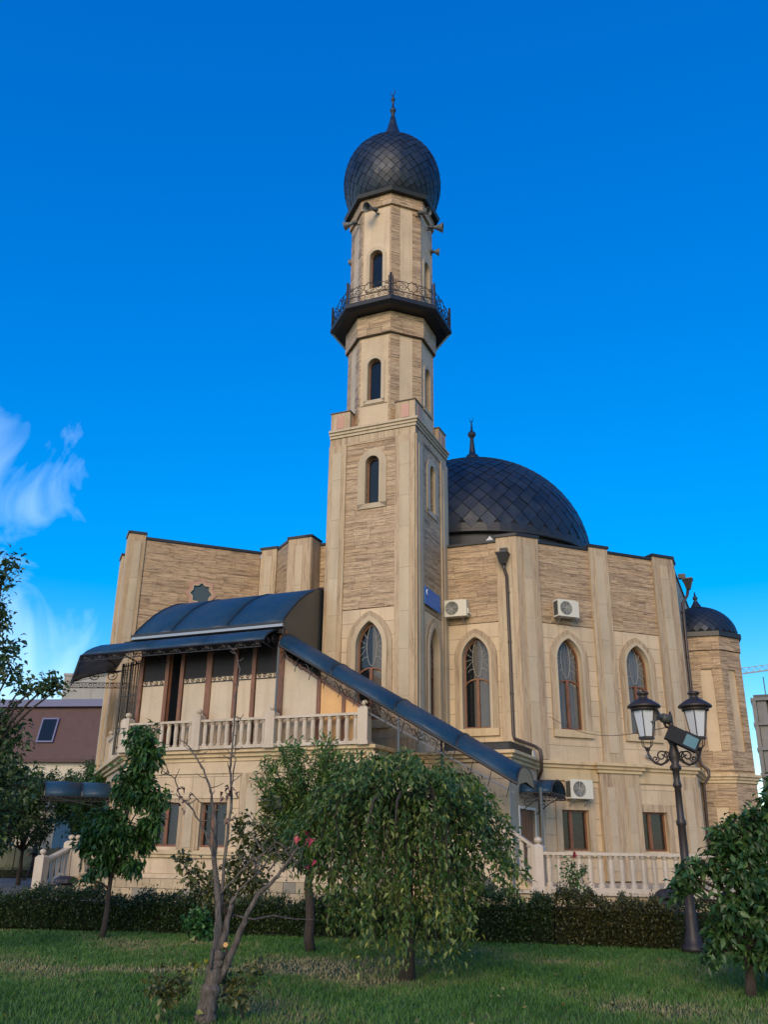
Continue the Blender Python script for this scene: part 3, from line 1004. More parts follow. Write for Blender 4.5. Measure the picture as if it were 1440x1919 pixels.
for k in range(8):
    M = frame(CS, CT) @ Matrix.Rotation(k * math.pi / 4, 4, 'Z') @ Matrix.Translation((-hb, -RB, 20.16))
    link('railing_panel', pme, mn, M)
    MB(M).box(-0.035, 0.035, -0.035, 0.035, 0, 1.0).build('railing_post', 'iron', mn)
    for x in (0.07, L - 0.10):
        MB(M).box(x, x + 0.03, -0.015, 0.015, 0, 0.92).build('railing_upright', 'iron', mn)
# onion dome
dome = [(1.42, 25.46), (1.70, 25.85), (1.88, 26.25), (1.975, 26.7), (2.0, 27.1), (1.96, 27.5), (1.85, 27.92), (1.66, 28.30), (1.40, 28.62), (1.12, 28.86), (0.86, 29.03), (0.66, 29.18)]
dn = []
for (a, b_), (c, d) in zip(dome, dome[1:]):
    for q in range(3):
        dn.append((a + (c - a) * q / 3, b_ + (d - b_) * q / 3))
dn.append(dome[-1])
MB().lathe([(r - 0.02, z) for r, z in dn], 40, CS, CT).build('dome_shell', 'shell_dark', mn, True)
scale_roof(mn, CS, CT, dome, 34, 1.05, 0.022, 300, 0.5, gap=0.955)
MB().lathe([(0.72, 29.12), (0.60, 29.24), (0.46, 29.50), (0.34, 29.80), (0.24, 30.12), (0.16, 30.45), (0.11, 30.75)], 16, CS, CT).build('spire', 'scale_metal', mn, True)
f = MB().lathe([(0.06, 30.7), (0.08, 30.9), (0.05, 31.0), (0.10, 31.05), (0.14, 31.14), (0.10, 31.23), (0.05, 31.28), (0.045, 31.66), (0.08, 31.7), (0.10, 31.77), (0.07, 31.84), (0.02, 31.9), (0.018, 32.0)], 12, CS, CT).build('finial', 'scale_metal', mn, True)
MB(frame(CS, CT, R_(-20))).tube([(0.16 * math.cos(a) * 0.7, 0, 32.14 + 0.16 * math.sin(a)) for a in [R_(115 + 31 * i) for i in range(11)]], [0.006 + 0.017 * math.sin(math.pi * i / 10) for i in range(11)], 5).build('crescent', 'scale_metal', f)

# horn loudspeakers hung on the minaret
def horn(label, M, r=0.24, l=0.42):
    t = thing('horn_loudspeaker', label, 'loudspeaker', M, 'horn loudspeakers on the minaret')
    MB(Matrix.Rotation(R_(90), 4, 'X')).lathe([(r, l), (r * 0.93, l - 0.01), (r * 0.62, l * 0.66), (r * 0.36, l * 0.3), (r * 0.26, 0.0), (r * 0.30, 0.02), (r * 0.42, l * 0.3), (r * 0.70, l * 0.66), (r * 1.03, l + 0.005)], 18, caps=False).build('horn', 'speaker_grey', t, True)
    MB(Matrix.Rotation(R_(90), 4, 'X')).lathe([(r * 0.2, -0.02), (r * 0.16, l * 0.5), (r * 0.05, l * 0.72)], 10).build('inner_cone', 'ac_dark', t, True)
    MB(Matrix.Rotation(R_(90), 4, 'X')).lathe([(0.05, -0.2), (0.085, -0.18), (0.085, -0.02), (0.06, 0.01)], 12).build('driver', 'ac_dark', t, True)
    MB().tube([(0, 0.0, -0.02), (0, 0.10, -0.14), (0, 0.32, -0.16)], 0.022, 6).build('bracket', 'iron', t)
    return t


def on_shaft(k, x, z, out, turn=0, tilt=-12):
    return BM @ frame(CS, CT) @ Matrix.Rotation(k * math.pi / 4, 4, 'Z') @ Matrix.Translation((x, -RS - out, z)) @ Matrix.Rotation(R_(turn), 4, 'Z') @ Matrix.Rotation(R_(tilt), 4, 'X')


horn('large dark horn loudspeaker on the front face, pointing out left below the dome', on_shaft(0, -0.02, 24.55, 0.30, -22, 20), 0.19, 0.42)
horn('pale horn loudspeaker on the blank face right of the front one, turned right', on_shaft(1, HF - 0.05, 24.60, 0.26, 34, 14), 0.17, 0.32)
horn('horn loudspeaker at the top left edge of the minaret under the eave', on_shaft(-1, 0.15, 24.55, 0.25, -40, 8), 0.18, 0.36)
horn('horn loudspeaker at the top right edge of the minaret under the eave', on_shaft(2, 0.1, 24.55, 0.25, 15, 8), 0.20, 0.40)
horn('small lower horn loudspeaker sticking out of the left edge of the shaft', on_shaft(-2, 0.1, 23.75, 0.10, -15, 0), 0.16, 0.22)
horn('small lower horn loudspeaker sticking out of the right edge of the shaft', on_shaft(2, 0.55, 23.75, 0.10, 30, 0), 0.16, 0.22)

# blue plaque on the right face of the minaret base
sg = thing('wall_sign', 'blue rectangular plaque with a small white emblem on the side of the minaret', 'sign', BM @ MR @ Matrix.Translation((1.34, 0, 9.2)))
MB().box(-0.71, 0.71, -0.10, -0.064, -0.29, 0.29).build('plaque', 'sign_blue', sg)
q = MB()
q.tube([(-0.52 + 0.09 * math.cos(a), -0.104, 0.13 + 0.09 * math.sin(a)) for a in [R_(40 + 28 * i) for i in range(11)]], [0.006 + 0.018 * math.sin(math.pi * i / 10) for i in range(11)], 4)
q.build('emblem', 'sign_white', sg)
q = MB()
for z, a, e in ((0.14, -0.34, 0.56), (0.04, -0.34, 0.44), (-0.08, -0.56, 0.58), (-0.17, -0.56, 0.3)):
    x = a
    while x < e:
        l = rnd.uniform(0.04, 0.13)
        q.box(x, x + l, -0.103, -0.099, z - 0.016, z + 0.016)
        x += l + 0.035
q.build('lettering', 'sign_faint', sg)

# ================================================================== MAIN HALL
hall = thing('mosque_hall', 'eight-sided prayer hall of cream and striped stone under a wide dark dome', 'mosque', BM)
MA = frame(0, 3.0, 0)
MFB = frame(2.56, 3.0, Q45)
MFC = frame(7.23, 7.67, 2 * Q45)
LB = 6.62


def Bp(x, y=0.0):
    v = MFB @ Vector((x, y, 0))
    return (v.x, v.y)


plan = [(-3.1, 3.0), (2.56, 3.0), (7.23, 7.67), (7.23, 16.0), (2.56, 20.7), (-5.8, 20.7), (-10.4, 16.0), (-7.4, 8.2)]
cxy = (-1.6, 11.85)
inset = [(x + (cxy[0] - x) * 0.07, y + (cxy[1] - y) * 0.07) for x, y in plan]
MB().prismz(inset, 0, 11.35).build('core', 'interior_dark', hall)
rf = [(x + (cxy[0] - x) * 0.03, y + (cxy[1] - y) * 0.03) for x, y in plan]
MB().prismz(rf, 11.35, 11.5).build('roof', 'drum_cladding', hall)
# far sides, plain
for i in range(2, 8):
    if i == 7:
        continue
    (xa, ya), (xb, yb) = plan[i], plan[(i + 1) % 8]
    ang = math.atan2(yb - ya, xb - xa)
    MB(frame(xa, ya, ang)).box(0.02, math.hypot(xb - xa, yb - ya) - 0.02, 0.0, 0.28, 0, 11.55).build('wall', 'travertine_across', hall)

WIN_A = (1.02, 0.47, 5.2, 7.5, 8.23)
WIN_B1 = (1.86, 0.485, 5.2, 7.5, 8.23)
WIN_B2 = (4.66, 0.485, 5.2, 7.5, 8.23)


def bay(M, x0, x1, win, curtain, zb=4.17):
    xc, h = win[0], win[1]
    up = MB(M)
    wall_arch(up, x0, x1, zb, 8.69, win, 0.058, 0.3)
    blocks(M, x0, x1, zb, 8.69, hall, arch_hw(win, 0.05))
    up.build('lower_wall', 'cream_stone', hall)
    MB(M).box(x0, x1, 0.057, 0.3, 8.69, 11.52).build('backing_wall', 'travertine_across', hall)
    slabs(M, x0, x1, 8.71, 11.52, 0.235, hall)
    arched_window(M, *win, hall, y=0.17, transom=6.86, curtain=curtain)
    MB(M).ring(arch(xc, 0.75, 4.96, 7.5, 8.52), arch(xc, h + 0.10, 4.96, 7.5, 8.36), -0.05, 0.02, False).build('window_surround', 'travertine_upright', hall)
    MB(M).ring(arch(xc, h + 0.098, 5.0, 7.5, 8.357), arch(xc, h + 0.002, 5.0, 7.5, 8.233), -0.08, 0.062, False).build('window_moulding', 'pale_stone', hall)
    MB(M).box(xc - 0.76, xc + 0.76, -0.10, 0.05, 4.94, 5.17).build('window_sill', 'cornice_stone', hall)
    MB(M).box(x0 - 0.02, x1 + 0.02, -0.05, 0.34, 11.53, 11.62).build('coping', 'dark_metal', hall)


bay(MA, 0.0, 1.88, WIN_A, (0.86, 1.6))
bay(MFB, 0.84, 2.96, WIN_B1, (1.3, 2.4))
bay(MFB, 3.74, 5.73, WIN_B2, (4.32, 5.2))
pilaster(MA, 1.88, 2.60, 4.2, 11.66, hall, 0.09)
pilaster(MFB, -0.035, 0.84, 4.2, 11.66, hall, 0.09)
pilaster(MFB, 2.96, 3.74, 4.2, 11.66, hall, 0.09)
pilaster(MFB, 5.73, 6.655, 4.2, 11.66, hall, 0.09)
pilaster(MFC, -0.03, 0.75, 4.2, 11.66, hall, 0.09)
for M, a, e in ((MA, 1.88, 2.58), (MFB, -0.02, 0.84), (MFB, 2.96, 3.74), (MFB, 5.73, 6.62)):
    MB(M).box(a, e, 0.041, 0.3, 4.17, 11.64).build('backing_wall', 'travertine_across', hall)
MB(MFC).box(0.75, 8.3, -0.05, 0.34, 11.55, 11.64).build('coping', 'dark_metal', hall)
# ---- ground storey: block in front of the left facet, then the right facet
MBL = frame(2.85, 0, math.pi / 2)
gb = MB()
gb.box(0.003, 2.85, 0.058, 0.3, 0, 3.86)
gb.build('ground_wall', 'cream_stone', hall)
blocks(I4, 0.003, 2.85, 0.56, 3.86, hall)
gs = MB(MBL)
wall_rects(gs, 0.3, 3.3, 0, 3.86, [(0.95, 2.75, 0.6, 2.62)], 0.0, 0.3)
gs.build('ground_wall', 'cream_stone', hall)
MB().box(0.3, 2.5, 0.35, 3.0, 0, 3.86).build('core', 'interior_dark', hall)
MB().prismz([(0.003, 0.0), (2.84, 0.0), (2.84, 3.2), (2.5, 2.99), (0.003, 2.99)], 3.86, 4.16).build('ledge', 'cornice_stone', hall)
gw = MB(MFB)
wall_rects(gw, 0.415, LB, 0, 3.86, [(1.24, 2.23, 1.48, 2.69), (4.28, 5.30, 1.48, 2.69)], 0.058, 0.3)
blocks(MFB, 0.6, 2.70, 0.5, 3.86, hall, (1.735, lambda z: 0.55 if 1.4 < z < 2.75 else None))
blocks(MFB, 4.20, 5.80, 0.5, 3.86, hall, (4.79, lambda z: 0.56 if 1.4 < z < 2.75 else None))
gw.build('ground_wall', 'cream_stone', hall)
MB(MFB).box(0.42, LB, 0.0, 0.3, 3.86, 4.17).build('ledge', 'cornice_stone', hall)
for x0, x1 in ((1.24, 2.23), (4.28, 5.30)):
    rect_window(MFB, x0, x1, 1.48, 2.69, hall, split=0.40)
    fr = MB(MFB)
    fr.box(x0 - 0.22, x0 - 0.003, -0.045, 0.06, 1.36, 2.93)
    fr.box(x1 + 0.003, x1 + 0.22, -0.045, 0.06, 1.36, 2.93)
    fr.box(x0 - 0.003, x1 + 0.003, -0.045, 0.06, 2.692, 2.93)
    fr.build('window_surround', 'travertine_upright', hall)
    MB(MFB).box(x0 - 0.25, x1 + 0.25, -0.08, 0.04, 1.30, 1.36).build('window_sill', 'cornice_stone', hall)
for x0, x1 in ((0.62, 2.66), (4.24, 5.75)):
    MB(MFB).box(x0, x1, -0.07, 0.02, 3.58, 3.86).build('architrave', 'cornice_stone', hall)
pilaster(MFB, 2.68, 4.22, 0.6, 3.86, hall, 0.16, strips=2, zs0=0.9, zs1=3.42, cap=False)
pilaster(MFB, 5.77, 6.655, 0.6, 3.86, hall, 0.12, zs0=0.9, zs1=3.42, cap=False)
pilaster(MFB, 0.43, 0.62, 0.6, 3.86, hall, 0.06, cap=False)
pilaster(MFC, -0.03, 0.75, 0.6, 3.86, hall, 0.12, cap=False)
mitred_cornice([(-0.45, 0), (2.85, 0), Bp(0.41), Bp(2.66), Bp(2.66, -0.15), Bp(4.24, -0.15), Bp(4.24), Bp(LB), (7.23, 12)], 3.86, 4.17, 0.24, 'cornice', hall)
# dark metal upstand along the ledge
u = MB()
u.box(0.9, 2.86, -0.02, 0.02, 4.18, 4.38)
u.box(2.84, 2.88, 0.02, 2.6, 4.18, 4.40)
u.box(0.9, 2.9, -0.04, 0.1, 4.38, 4.41)
u.box(2.80, 2.9, 0.1, 2.65, 4.40, 4.43)
u.build('ledge_upstand', 'dark_metal', hall)
u = MB()
for i in range(24):
    y = 0.2 + i * 0.1
    u.box(2.885, 2.90, y, y + 0.05, 4.2, 4.38)
u.build('vent_grille', 'iron', hall)
MB().box(2.83, 2.91, 2.66, 2.9, 4.18, 4.42).build('upstand_end', 'white_paint', hall)
# door in the side of the block
dr = MB(MBL).box(0.95, 2.75, 0.08, 0.14, 0.6, 2.62).build('door', 'brown_frame', hall)
q = MB(MBL)
for x in (1.05, 1.92):
    for z in (0.75, 1.65):
        q.box(x, x + 0.72, 0.065, 0.085, z, z + 0.8)
q.build('door_panel', 'brown_frame', dr)
MB(MBL).tube([(1.80, 0.03, 1.5), (1.80, 0.03, 1.72)], 0.014, 6).build('door_handle', 'grey_steel', dr)
q = MB(MBL)
q.box(0.86, 0.95, -0.02, 0.1, 0.6, 2.7)
q.box(2.75, 2.84, -0.02, 0.1, 0.6, 2.7)
q.box(0.95, 2.75, -0.02, 0.1, 2.62, 2.7)
q.build('door_frame', 'white_paint', hall)
# downpipes
def downpipe(M, hop, path, r=0.055):
    d = MB(M).tube(path, r, 8).build('drainpipe', 'pipe_brown', hall, True)
    x, y, z = hop
    h = MB(M).prismz([(x - 0.20, y - 0.2), (x + 0.20, y - 0.2), (x + 0.20, y + 0.16), (x - 0.20, y + 0.16)][::-1], z + 0.12, z - 0.25, 0.42)
    h.box(x - 0.22, x + 0.22, y - 0.22, y + 0.18, z + 0.12, z + 0.16)
    h.box(x - 0.12, x + 0.14, y + 0.04, y + 0.3, z + 0.2, z + 0.36)
    h.build('hopper', 'dark_metal', d)
    zz = z - 1.2
    while zz > path[-3][2] + 0.3:
        MB(M).tube([(path[3][0], path[3][1], zz - 0.03), (path[3][0], path[3][1], zz + 0.03)], r + 0.012, 8).build('pipe_clip', 'pipe_brown', d)
        zz -= 1.7


downpipe(MA, (2.17, -0.30, 10.85), [(2.17, -0.3, 10.65), (2.2, -0.28, 10.45), (2.25, -0.18, 10.2), (2.26, -0.17, 8.0), (2.26, -0.17, 4.95), (2.30, -0.2, 4.8), (3.0, -0.45, 4.52), (3.18, -0.5, 4.40), (3.2, -0.48, 4.2), (3.18, -0.45, 3.8), (3.0, -0.2, 3.55)])
downpipe(MFC, (1.25, -0.45, 11.05), [(1.25, -0.45, 10.8), (1.2, -0.4, 10.55), (0.95, -0.22, 10.2), (0.92, -0.18, 8.0), (0.92, -0.18, 4.6), (0.92, -0.24, 4.35), (0.92, -0.45, 4.15), (0.92, -0.45, 3.95), (0.92, -0.24, 3.65), (0.92, -0.2, 2.0), (0.92, -0.2, 0.6)])
# drum, dome
DC = (-1.62, 11.85)
MB().lathe([(5.12, 11.5), (5.12, 13.50)], 64, *DC, caps=False).build('drum', 'drum_cladding', hall)
u = MB()
for i in range(120):
    a = 2 * math.pi * i / 120
    u.M = frame(*DC, a)
    u.box(5.11, 5.135, -0.012, 0.012, 11.5, 13.45)
u.build('drum_seams', 'drum_cladding', hall)
MB().lathe([(5.10, 13.42), (5.30, 13.42), (5.34, 13.46), (5.34, 13.56), (5.26, 13.60), (5.235, 13.86), (5.1, 13.9)], 64, *DC, caps=False).build('eave', 'dark_metal', hall)
RD, HD = 5.23, 4.95
dp = [(RD * math.cos(R_(a)), 13.62 + HD * math.sin(R_(a))) for a in range(0, 89, 3)]
MB().lathe([(r - 0.03, z - 0.02) for r, z in dp] + [(0.01, 13.6 + HD)], 64, *DC, caps=False).build('dome_shell', 'shell_dark', hall, True)
scale_roof(hall, *DC, dp, 46, 1.12, 0.03, 300, 0.34, gap=0.965)
f = MB().lathe([(0.30, 18.42), (0.30, 18.60), (0.16, 18.66), (0.28, 18.72), (0.37, 18.9), (0.37, 19.0), (0.28, 19.18), (0.16, 19.26), (0.155, 19.35), (0.085, 20.1), (0.12, 20.15), (0.20, 20.26), (0.20, 20.36), (0.12, 20.46), (0.06, 20.52), (0.03, 20.95), (0.02, 21.05)], 16, *DC).build('finial', 'scale_metal', hall, True)
MB(frame(*DC, R_(-20))).tube([(0.10 * math.cos(a), 0, 21.13 + 0.15 * math.sin(a)) for a in [R_(115 + 31 * i) for i in range(11)]], [0.005 + 0.013 * math.sin(math.pi * i / 10) for i in range(11)], 5).build('crescent', 'scale_metal', f)
# small gabled lucarnes standing before the drum
for a in (-107, -87, -67, -47, -27):
    v = MB(frame(*DC, R_(a)))
    v.M = frame(*DC, R_(a)) @ Matrix.Rotation(math.pi / 2, 4, 'Z')
    g = v.prism([(-0.62, 12.3), (0, 13.08), (0.62, 12.3)], -5.7, -5.0).build('lucarne', 'dark_metal', hall)
    MB(v.M).prism([(-0.44, 12.3), (0, 12.86), (0.44, 12.3)], -5.72, -5.705).build('lucarne_face', 'grey_steel', g)
    MB(v.M).ring([(-0.62, 12.3), (0, 13.08), (0.62, 12.3)], [(-0.5, 12.3), (0, 12.92), (0.5, 12.3)], -5.76, -5.70, False).build('lucarne_trim', 'grey_steel', g)

# ---- air conditioners on the walls
def air_con(label, M):
    t = thing('air_conditioner', label, 'air conditioner', BM @ M, 'air conditioner units on the hall walls')
    MB().box(-0.42, 0.30, -0.32, 0, 0, 0.58).box(0.30, 0.42, -0.30, -0.01, 0.0, 0.57).build('casing', 'ac_white', t)
    MB().box(0.42, 0.46, -0.2, -0.05, 0.10, 0.28).build('valve_cover', 'ac_white', t)
    MB().box(-0.424, -0.419, -0.29, -0.04, 0.05, 0.53).build('side_grille', 'ac_dark', t)
    C = (-0.10, 0.29)
    MB().prism([(C[0] + 0.235 * math.cos(R_(15 * i)), C[1] + 0.235 * math.sin(R_(15 * i))) for i in range(24)], -0.328, -0.318).build('fan_opening', 'ac_dark', t)
    fb = MB()
    for i in range(3):
        a = R_(120 * i + 20)
        fb.add([(C[0] + r * math.cos(a + d), -0.333 - y, C[1] + r * math.sin(a + d)) for r, d, y in ((0.05, -0.6, 0), (0.21, -0.45, 0.004), (0.21, 0.45, 0.0), (0.05, 0.6, 0.003))], [(0, 1, 2, 3)])
    fb.build('fan', 'speaker_grey', t)
    g = MB()
    for r in (0.06, 0.10, 0.14, 0.18, 0.22):
        g.tube([(C[0] + r * math.cos(R_(20 * i)), -0.342, C[1] + r * math.sin(R_(20 * i))) for i in range(18)], 0.0045, 3, True)
    for i in range(8):
        a = R_(45 * i)
        g.tube([(C[0], -0.344, C[1]), (C[0] + 0.235 * math.cos(a), -0.344, C[1] + 0.235 * math.sin(a))], 0.0045, 3)
    g.build('fan_guard', 'ac_white', t)
    for x in (-0.3, 0.27):
        MB().tube([(x, 0.06, -0.04), (x, -0.34, -0.04)], 0.018, 4).tube([(x, 0.04, -0.22), (x, -0.28, -0.04)], 0.014, 4).build('bracket', 'grey_steel', t)
    MB().tube([(0.43, -0.1, 0.2), (0.5, -0.05, 0.1), (0.52, 0.02, 0.0)], 0.016, 5).build('hose', 'ac_white', t)
    return t


air_con('cream air conditioner beside the minaret above the narrow left window', MA @ Matrix.Translation((0.42, -0.06, 8.92)))
air_con('cream air conditioner above the first tall window right of the drainpipe', MFB @ Matrix.Translation((1.74, -0.08, 8.90)))
air_con('white air conditioner low on the wall beside the small door canopy', MFB @ Matrix.Translation((1.80, -0.08, 3.02)))
sc_ = thing('security_camera', 'small security camera above the lower stone ledge near the lamp post', 'camera', BM @ MFB @ Matrix.Translation((4.75, 0, 4.42)))
MB().tube([(0, 0, 0), (0, -0.12, 0.02)], 0.018, 6).build('bracket', 'white_paint', sc_)
MB(Matrix.Rotation(R_(15), 4, 'Y')).box(-0.16, 0.05, -0.17, -0.09, -0.02, 0.06).build('camera_body', 'grey_steel', sc_)

# ================================================================== CORNER TURRET
tur = thing('corner_turret', 'small eight-sided stone turret with a low dark dome right of the hall', 'turret', BM)
tc_ = BM.inverted() @ Vector((37.3 * math.sin(R_(20.24)), 37.3 * math.cos(R_(20.24)), 0))
TS, TT = tc_.x, tc_.y
RT = 1.36
HT = RT * math.tan(math.pi / 8)
A0 = math.atan2(-TT, -TS)


def tocta(Rp, off=0.0):
    c = Rp / math.cos(math.pi / 8)
    return [(TS + c * math.cos(TA + math.pi / 8 + k * math.pi / 4), TT + c * math.sin(TA + math.pi / 8 + k * math.pi / 4)) for k in range(8)]


TA = R_(7)
MB().prismz(tocta(RT - 0.22), 0, 9.3).build('core', 'travertine_across', tur)
for k in range(8):
    M = frame(TS, TT, TA) @ Matrix.Rotation(k * math.pi / 4, 4, 'Z') @ Matrix.Translation((-HT, -RT, 0))
    w = 2 * HT
    wl_ = MB(M)
    wall_arch(wl_, 0, w, 4.1, 8.78, (HT, 0.23, 4.95, 7.95, 8.18), 0.058, 0.2)
    wl_.build('backing_wall', 'travertine_across', tur)
    MB(M).box(HT - 0.26, HT + 0.26, 0.07, 0.2, 4.9, 8.25).build('niche', 'cream_stone', tur)
    if k in (0, 1, 7):
        slabs(M, 0, w, 4.3, 8.78, 0.24, tur, (HT, lambda z: (0.23 if z < 7.95 else max(0.03, math.sqrt(max(0.0, 0.053 - (z - 7.95) ** 2)))) if 4.95 < z < 8.17 else None), lo=0.3, hi=0.6)
        slabs(M, 0, w, 0.3, 3.85, 0.28, tur, (HT, lambda z: 0.21 if 1.2 < z < 3.05 else None), lo=0.4, hi=0.7)
    else:
        MB(M).box(0, w, 0, 0.05, 0.3, 8.78).build('wall', 'travertine_across', tur)
    MB(M).box(HT - 0.24, HT + 0.24, 0.05, 0.2, 1.15, 3.1).build('niche', 'cream_stone', tur)
    R2 = RT + 0.05
    h2 = R2 * math.tan(math.pi / 8)
    M2 = frame(TS, TT, TA) @ Matrix.Rotation(k * math.pi / 4, 4, 'Z') @ Matrix.Translation((-h2, -R2, 0))
    slabs(M2, 0, 2 * h2, 8.80, 9.34, 0.27, tur, name='band_slab', lo=0.5, hi=0.9, y1=0.2)
q = tocta(RT)
mitred_cornice([q[4], q[5], q[6], q[7], q[0], q[1], q[2]], 3.86, 4.17, 0.2, 'cornice', tur)
MB().prismz(tocta(RT), 3.86, 4.2).build('ledge', 'cornice_stone', tur)
MB().prismz(tocta(RT + 0.14), 9.34, 9.52).build('eave', 'dark_metal', tur)
tp = [(1.46 * math.cos(R_(a)), 9.52 + 1.3 * math.sin(R_(a))) for a in range(0, 89, 5)]
MB().lathe([(max(0.01, r - 0.02), z) for r, z in tp], 32, TS, TT).build('dome_shell', 'shell_dark', tur, True)
scale_roof(tur, TS, TT, tp, 30, 1.0, 0.016, 0, 0.2)
MB().lathe([(0.30, 10.72), (0.22, 10.86), (0.10, 11.06), (0.06, 11.16), (0.10, 11.2), (0.10, 11.27), (0.05, 11.32), (0.02, 11.5)], 10, TS, TT).build('finial', 'scale_metal', tur, True)

# ================================================================== SIDE WING (left)
wing = thing('side_wing', 'striped stone wing with a star window left of the minaret', 'building wing', BM)
r2 = math.sqrt(0.5)
P1 = (-13.60, 2.29)
MS = frame(*P1, Q45)                       # wall with the star, 5.55 m long
MW = frame(P1[0] - 2.65 * r2, P1[1] + 2.65 * r2, -Q45)
MB().prismz([(-13.50, 2.55), (-9.60, 6.45), (-8.82, 6.45), (-7.80, 5.62), (-6.78, 5.62), (-6.78, 6.3), (-3.3, 6.3), (-3.3, 9), (-9, 16), (-15.3, 4.6)], 0, 13.3).build('body', 'travertine_across', wing)


def star8(cx, cz, ro, ri, n=8, a0=0.0):
    return [(cx + (ro if i % 2 == 0 else ri) * math.cos(a0 + i * math.pi / n), cz + (ro if i % 2 == 0 else ri) * math.sin(a0 + i * math.pi / n)) for i in range(2 * n)]


slabs(MS, 0.63, 5.55, 8.6, 13.40, 0.27, wing, (3.11, lambda z: math.sqrt(max(0.0, 0.29 - (z - 11.35) ** 2)) if abs(z - 11.35) < 0.52 else None), lo=0.7, hi=1.3)
MB(MS).box(0.63, 5.55, 0.0, 0.05, 4.2, 8.6).build('lower_wall', 'travertine_across', wing)
MB(MS).box(0.6, 5.6, -0.05, 0.3, 13.42, 13.53).build('coping', 'dark_metal', wing)
MB(MS).ring(star8(3.11, 11.35, 0.66, 0.53), star8(3.11, 11.35, 0.515, 0.405), -0.04, 0.06).build('star_surround', 'pink_stone', wing)
sw = MB(MS).ring(star8(3.11, 11.35, 0.52, 0.41), star8(3.11, 11.35, 0.46, 0.36), -0.05, 0.06).build('star_window', 'pale_stone', wing)
MB(MS).prism(star8(3.11, 11.35, 0.465, 0.365), 0.03, 0.045).build('pane', 'star_glass', sw)
pilaster(MS, -0.02, 0.62, 4.2, 13.60, wing, 0.07)
pilaster(MW, 1.85, 2.68, 4.2, 13.60, wing, 0.07)
pilaster(MW, 0.0, 0.85, 4.2, 13.15, wing, 0.10)
MB(MW).box(0.85, 1.85, 0.0, 0.05, 0, 13.35).build('side_wall', 'travertine_upright', wing)
MB(MW).box(-0.1, 0.85, 0.0, 0.05, 0, 13.15).build('side_wall', 'travertine_upright', wing)
pilaster(frame(-9.66, 6.27, 0), 0.0, 0.80, 4.2, 13.60, wing, 0.05)
MCA = math.atan2(-0.84, 1.02)
MC_ = frame(-8.85, 6.27, MCA)
MB(MC_).box(0.0, 1.32, 0.0, 0.05, 4.2, 13.52).build('chamfer_wall', 'travertine_across', wing)
MB(MC_).box(0.0, 1.32, -0.05, 0.3, 13.52, 13.62).build('coping', 'dark_metal', wing)
pilaster(frame(-7.83, 5.43, 0), 0.0, 1.10, 4.2, 13.60, wing, 0.05)
MB(frame(-6.71, 5.43, math.pi / 2)).box(0, 0.8, 0.0, 0.05, 4.2, 13.58).build('return_wall', 'travertine_upright', wing)
MB(frame(-6.71, 5.43, math.pi / 2)).box(-0.1, 0.84, -0.04, 0.3, 13.605, 13.68).build('coping', 'dark_metal', wing)
slabs(frame(-6.69, 6.15, 0), 0.0, 3.4, 8.4, 13.40, 0.27, wing)
MB(frame(-6.69, 6.15, 0)).box(0.0, 3.4, -0.04, 0.3, 13.42, 13.53).build('coping', 'dark_metal', wing)

# ================================================================== PORCH BASE (ground storey under the balcony)
pb = thing('entrance_block', 'cream stone ground storey with brown windows carrying the balcony', 'building', BM)
MG = frame(-8.7, -2.4, 0)
gwm = MB(MG)
wall_rects(gwm, 0, 8.25, 0, 3.86, [(1.24, 2.12, 1.47, 2.69), (2.88, 3.78, 1.47, 2.69)], 0.058, 0.3)
blocks(MG, 0.0, 2.5, 0.74, 3.86, pb, (1.68, lambda z: 0.47 if 1.4 < z < 2.75 else None))
blocks(MG, 2.5, 4.25, 0.74, 3.86, pb, (3.33, lambda z: 0.48 if 1.4 < z < 2.75 else None))
blocks(MG, 4.25, 8.25, 0.74, 3.86, pb)
gwm.build('front_wall', 'cream_stone', pb)
MCH = frame(-8.7 - 9 * r2, -2.4 + 9 * r2, -Q45)
cw = MB(MCH)
wall_rects(cw, 0, 8.998, 0, 3.86, [(4.2, 5.3, 0.6, 2.7)], 0.0, 0.3)
cw.build('chamfer_wall', 'cream_stone', pb)
MB(frame(-0.45, -2.4, math.pi / 2)).box(0.3, 2.38, 0.0, 0.3, 0, 3.86).build('end_wall', 'cream_stone', pb)
MB(MCH).box(4.25, 5.25, 0.1, 0.16, 0.6, 2.7).build('side_door', 'brown_frame', pb)
MB().prismz([(-8.25, -1.9), (-0.8, -1.9), (-0.8, 0.0), (-3.4, 0.0), (-3.4, 1), (-14, 4.2)], 0.1, 3.86).build('core', 'interior_dark', pb)
MB().prismz([(-8.7, -2.4), (-0.45, -2.4), (-0.45, 0.0), (-3.3, 0.0), (-3.3, 1.1), (-15.06, 3.96)], 3.861, 4.165).build('deck', 'pale_stone', pb)
mitred_cornice([(-8.7 - 9 * r2, -2.4 + 9 * r2), (-8.7, -2.4), (-0.45, -2.4), (-0.45, -0.3)], 3.84, 4.17, 0.30, 'cornice', pb)
for x0, x1 in ((1.24, 2.12), (2.88, 3.78)):
    rect_window(MG, x0, x1, 1.47, 2.69, pb, split=0.42)
    MB(MG).box(x0 - 0.10, x0 - 0.003, -0.04, 0.06, 1.40, 2.80).box(x1 + 0.003, x1 + 0.10, -0.04, 0.06, 1.40, 2.80).box(x0 - 0.003, x1 + 0.003, -0.04, 0.06, 2.693, 2.80).build('window_surround', 'travertine_upright', pb)
MB(MG).box(0.75, 4.15, -0.07, 0.02, 2.805, 2.87).box(0.75, 4.15, -0.04, 0.02, 2.87, 3.0).build('lintel', 'cream_stone', pb)
MB(MG).box(0.3, 4.3, -0.14, 0.02, 1.27, 1.38).box(0.3, 4.3, -0.08, 0.02, 1.18, 1.27).build('sill_course', 'cornice_stone', pb)
MB(MG).box(0.0, 8.2, -0.05, 0.02, 3.5, 3.84).build('architrave', 'cream_stone', pb)
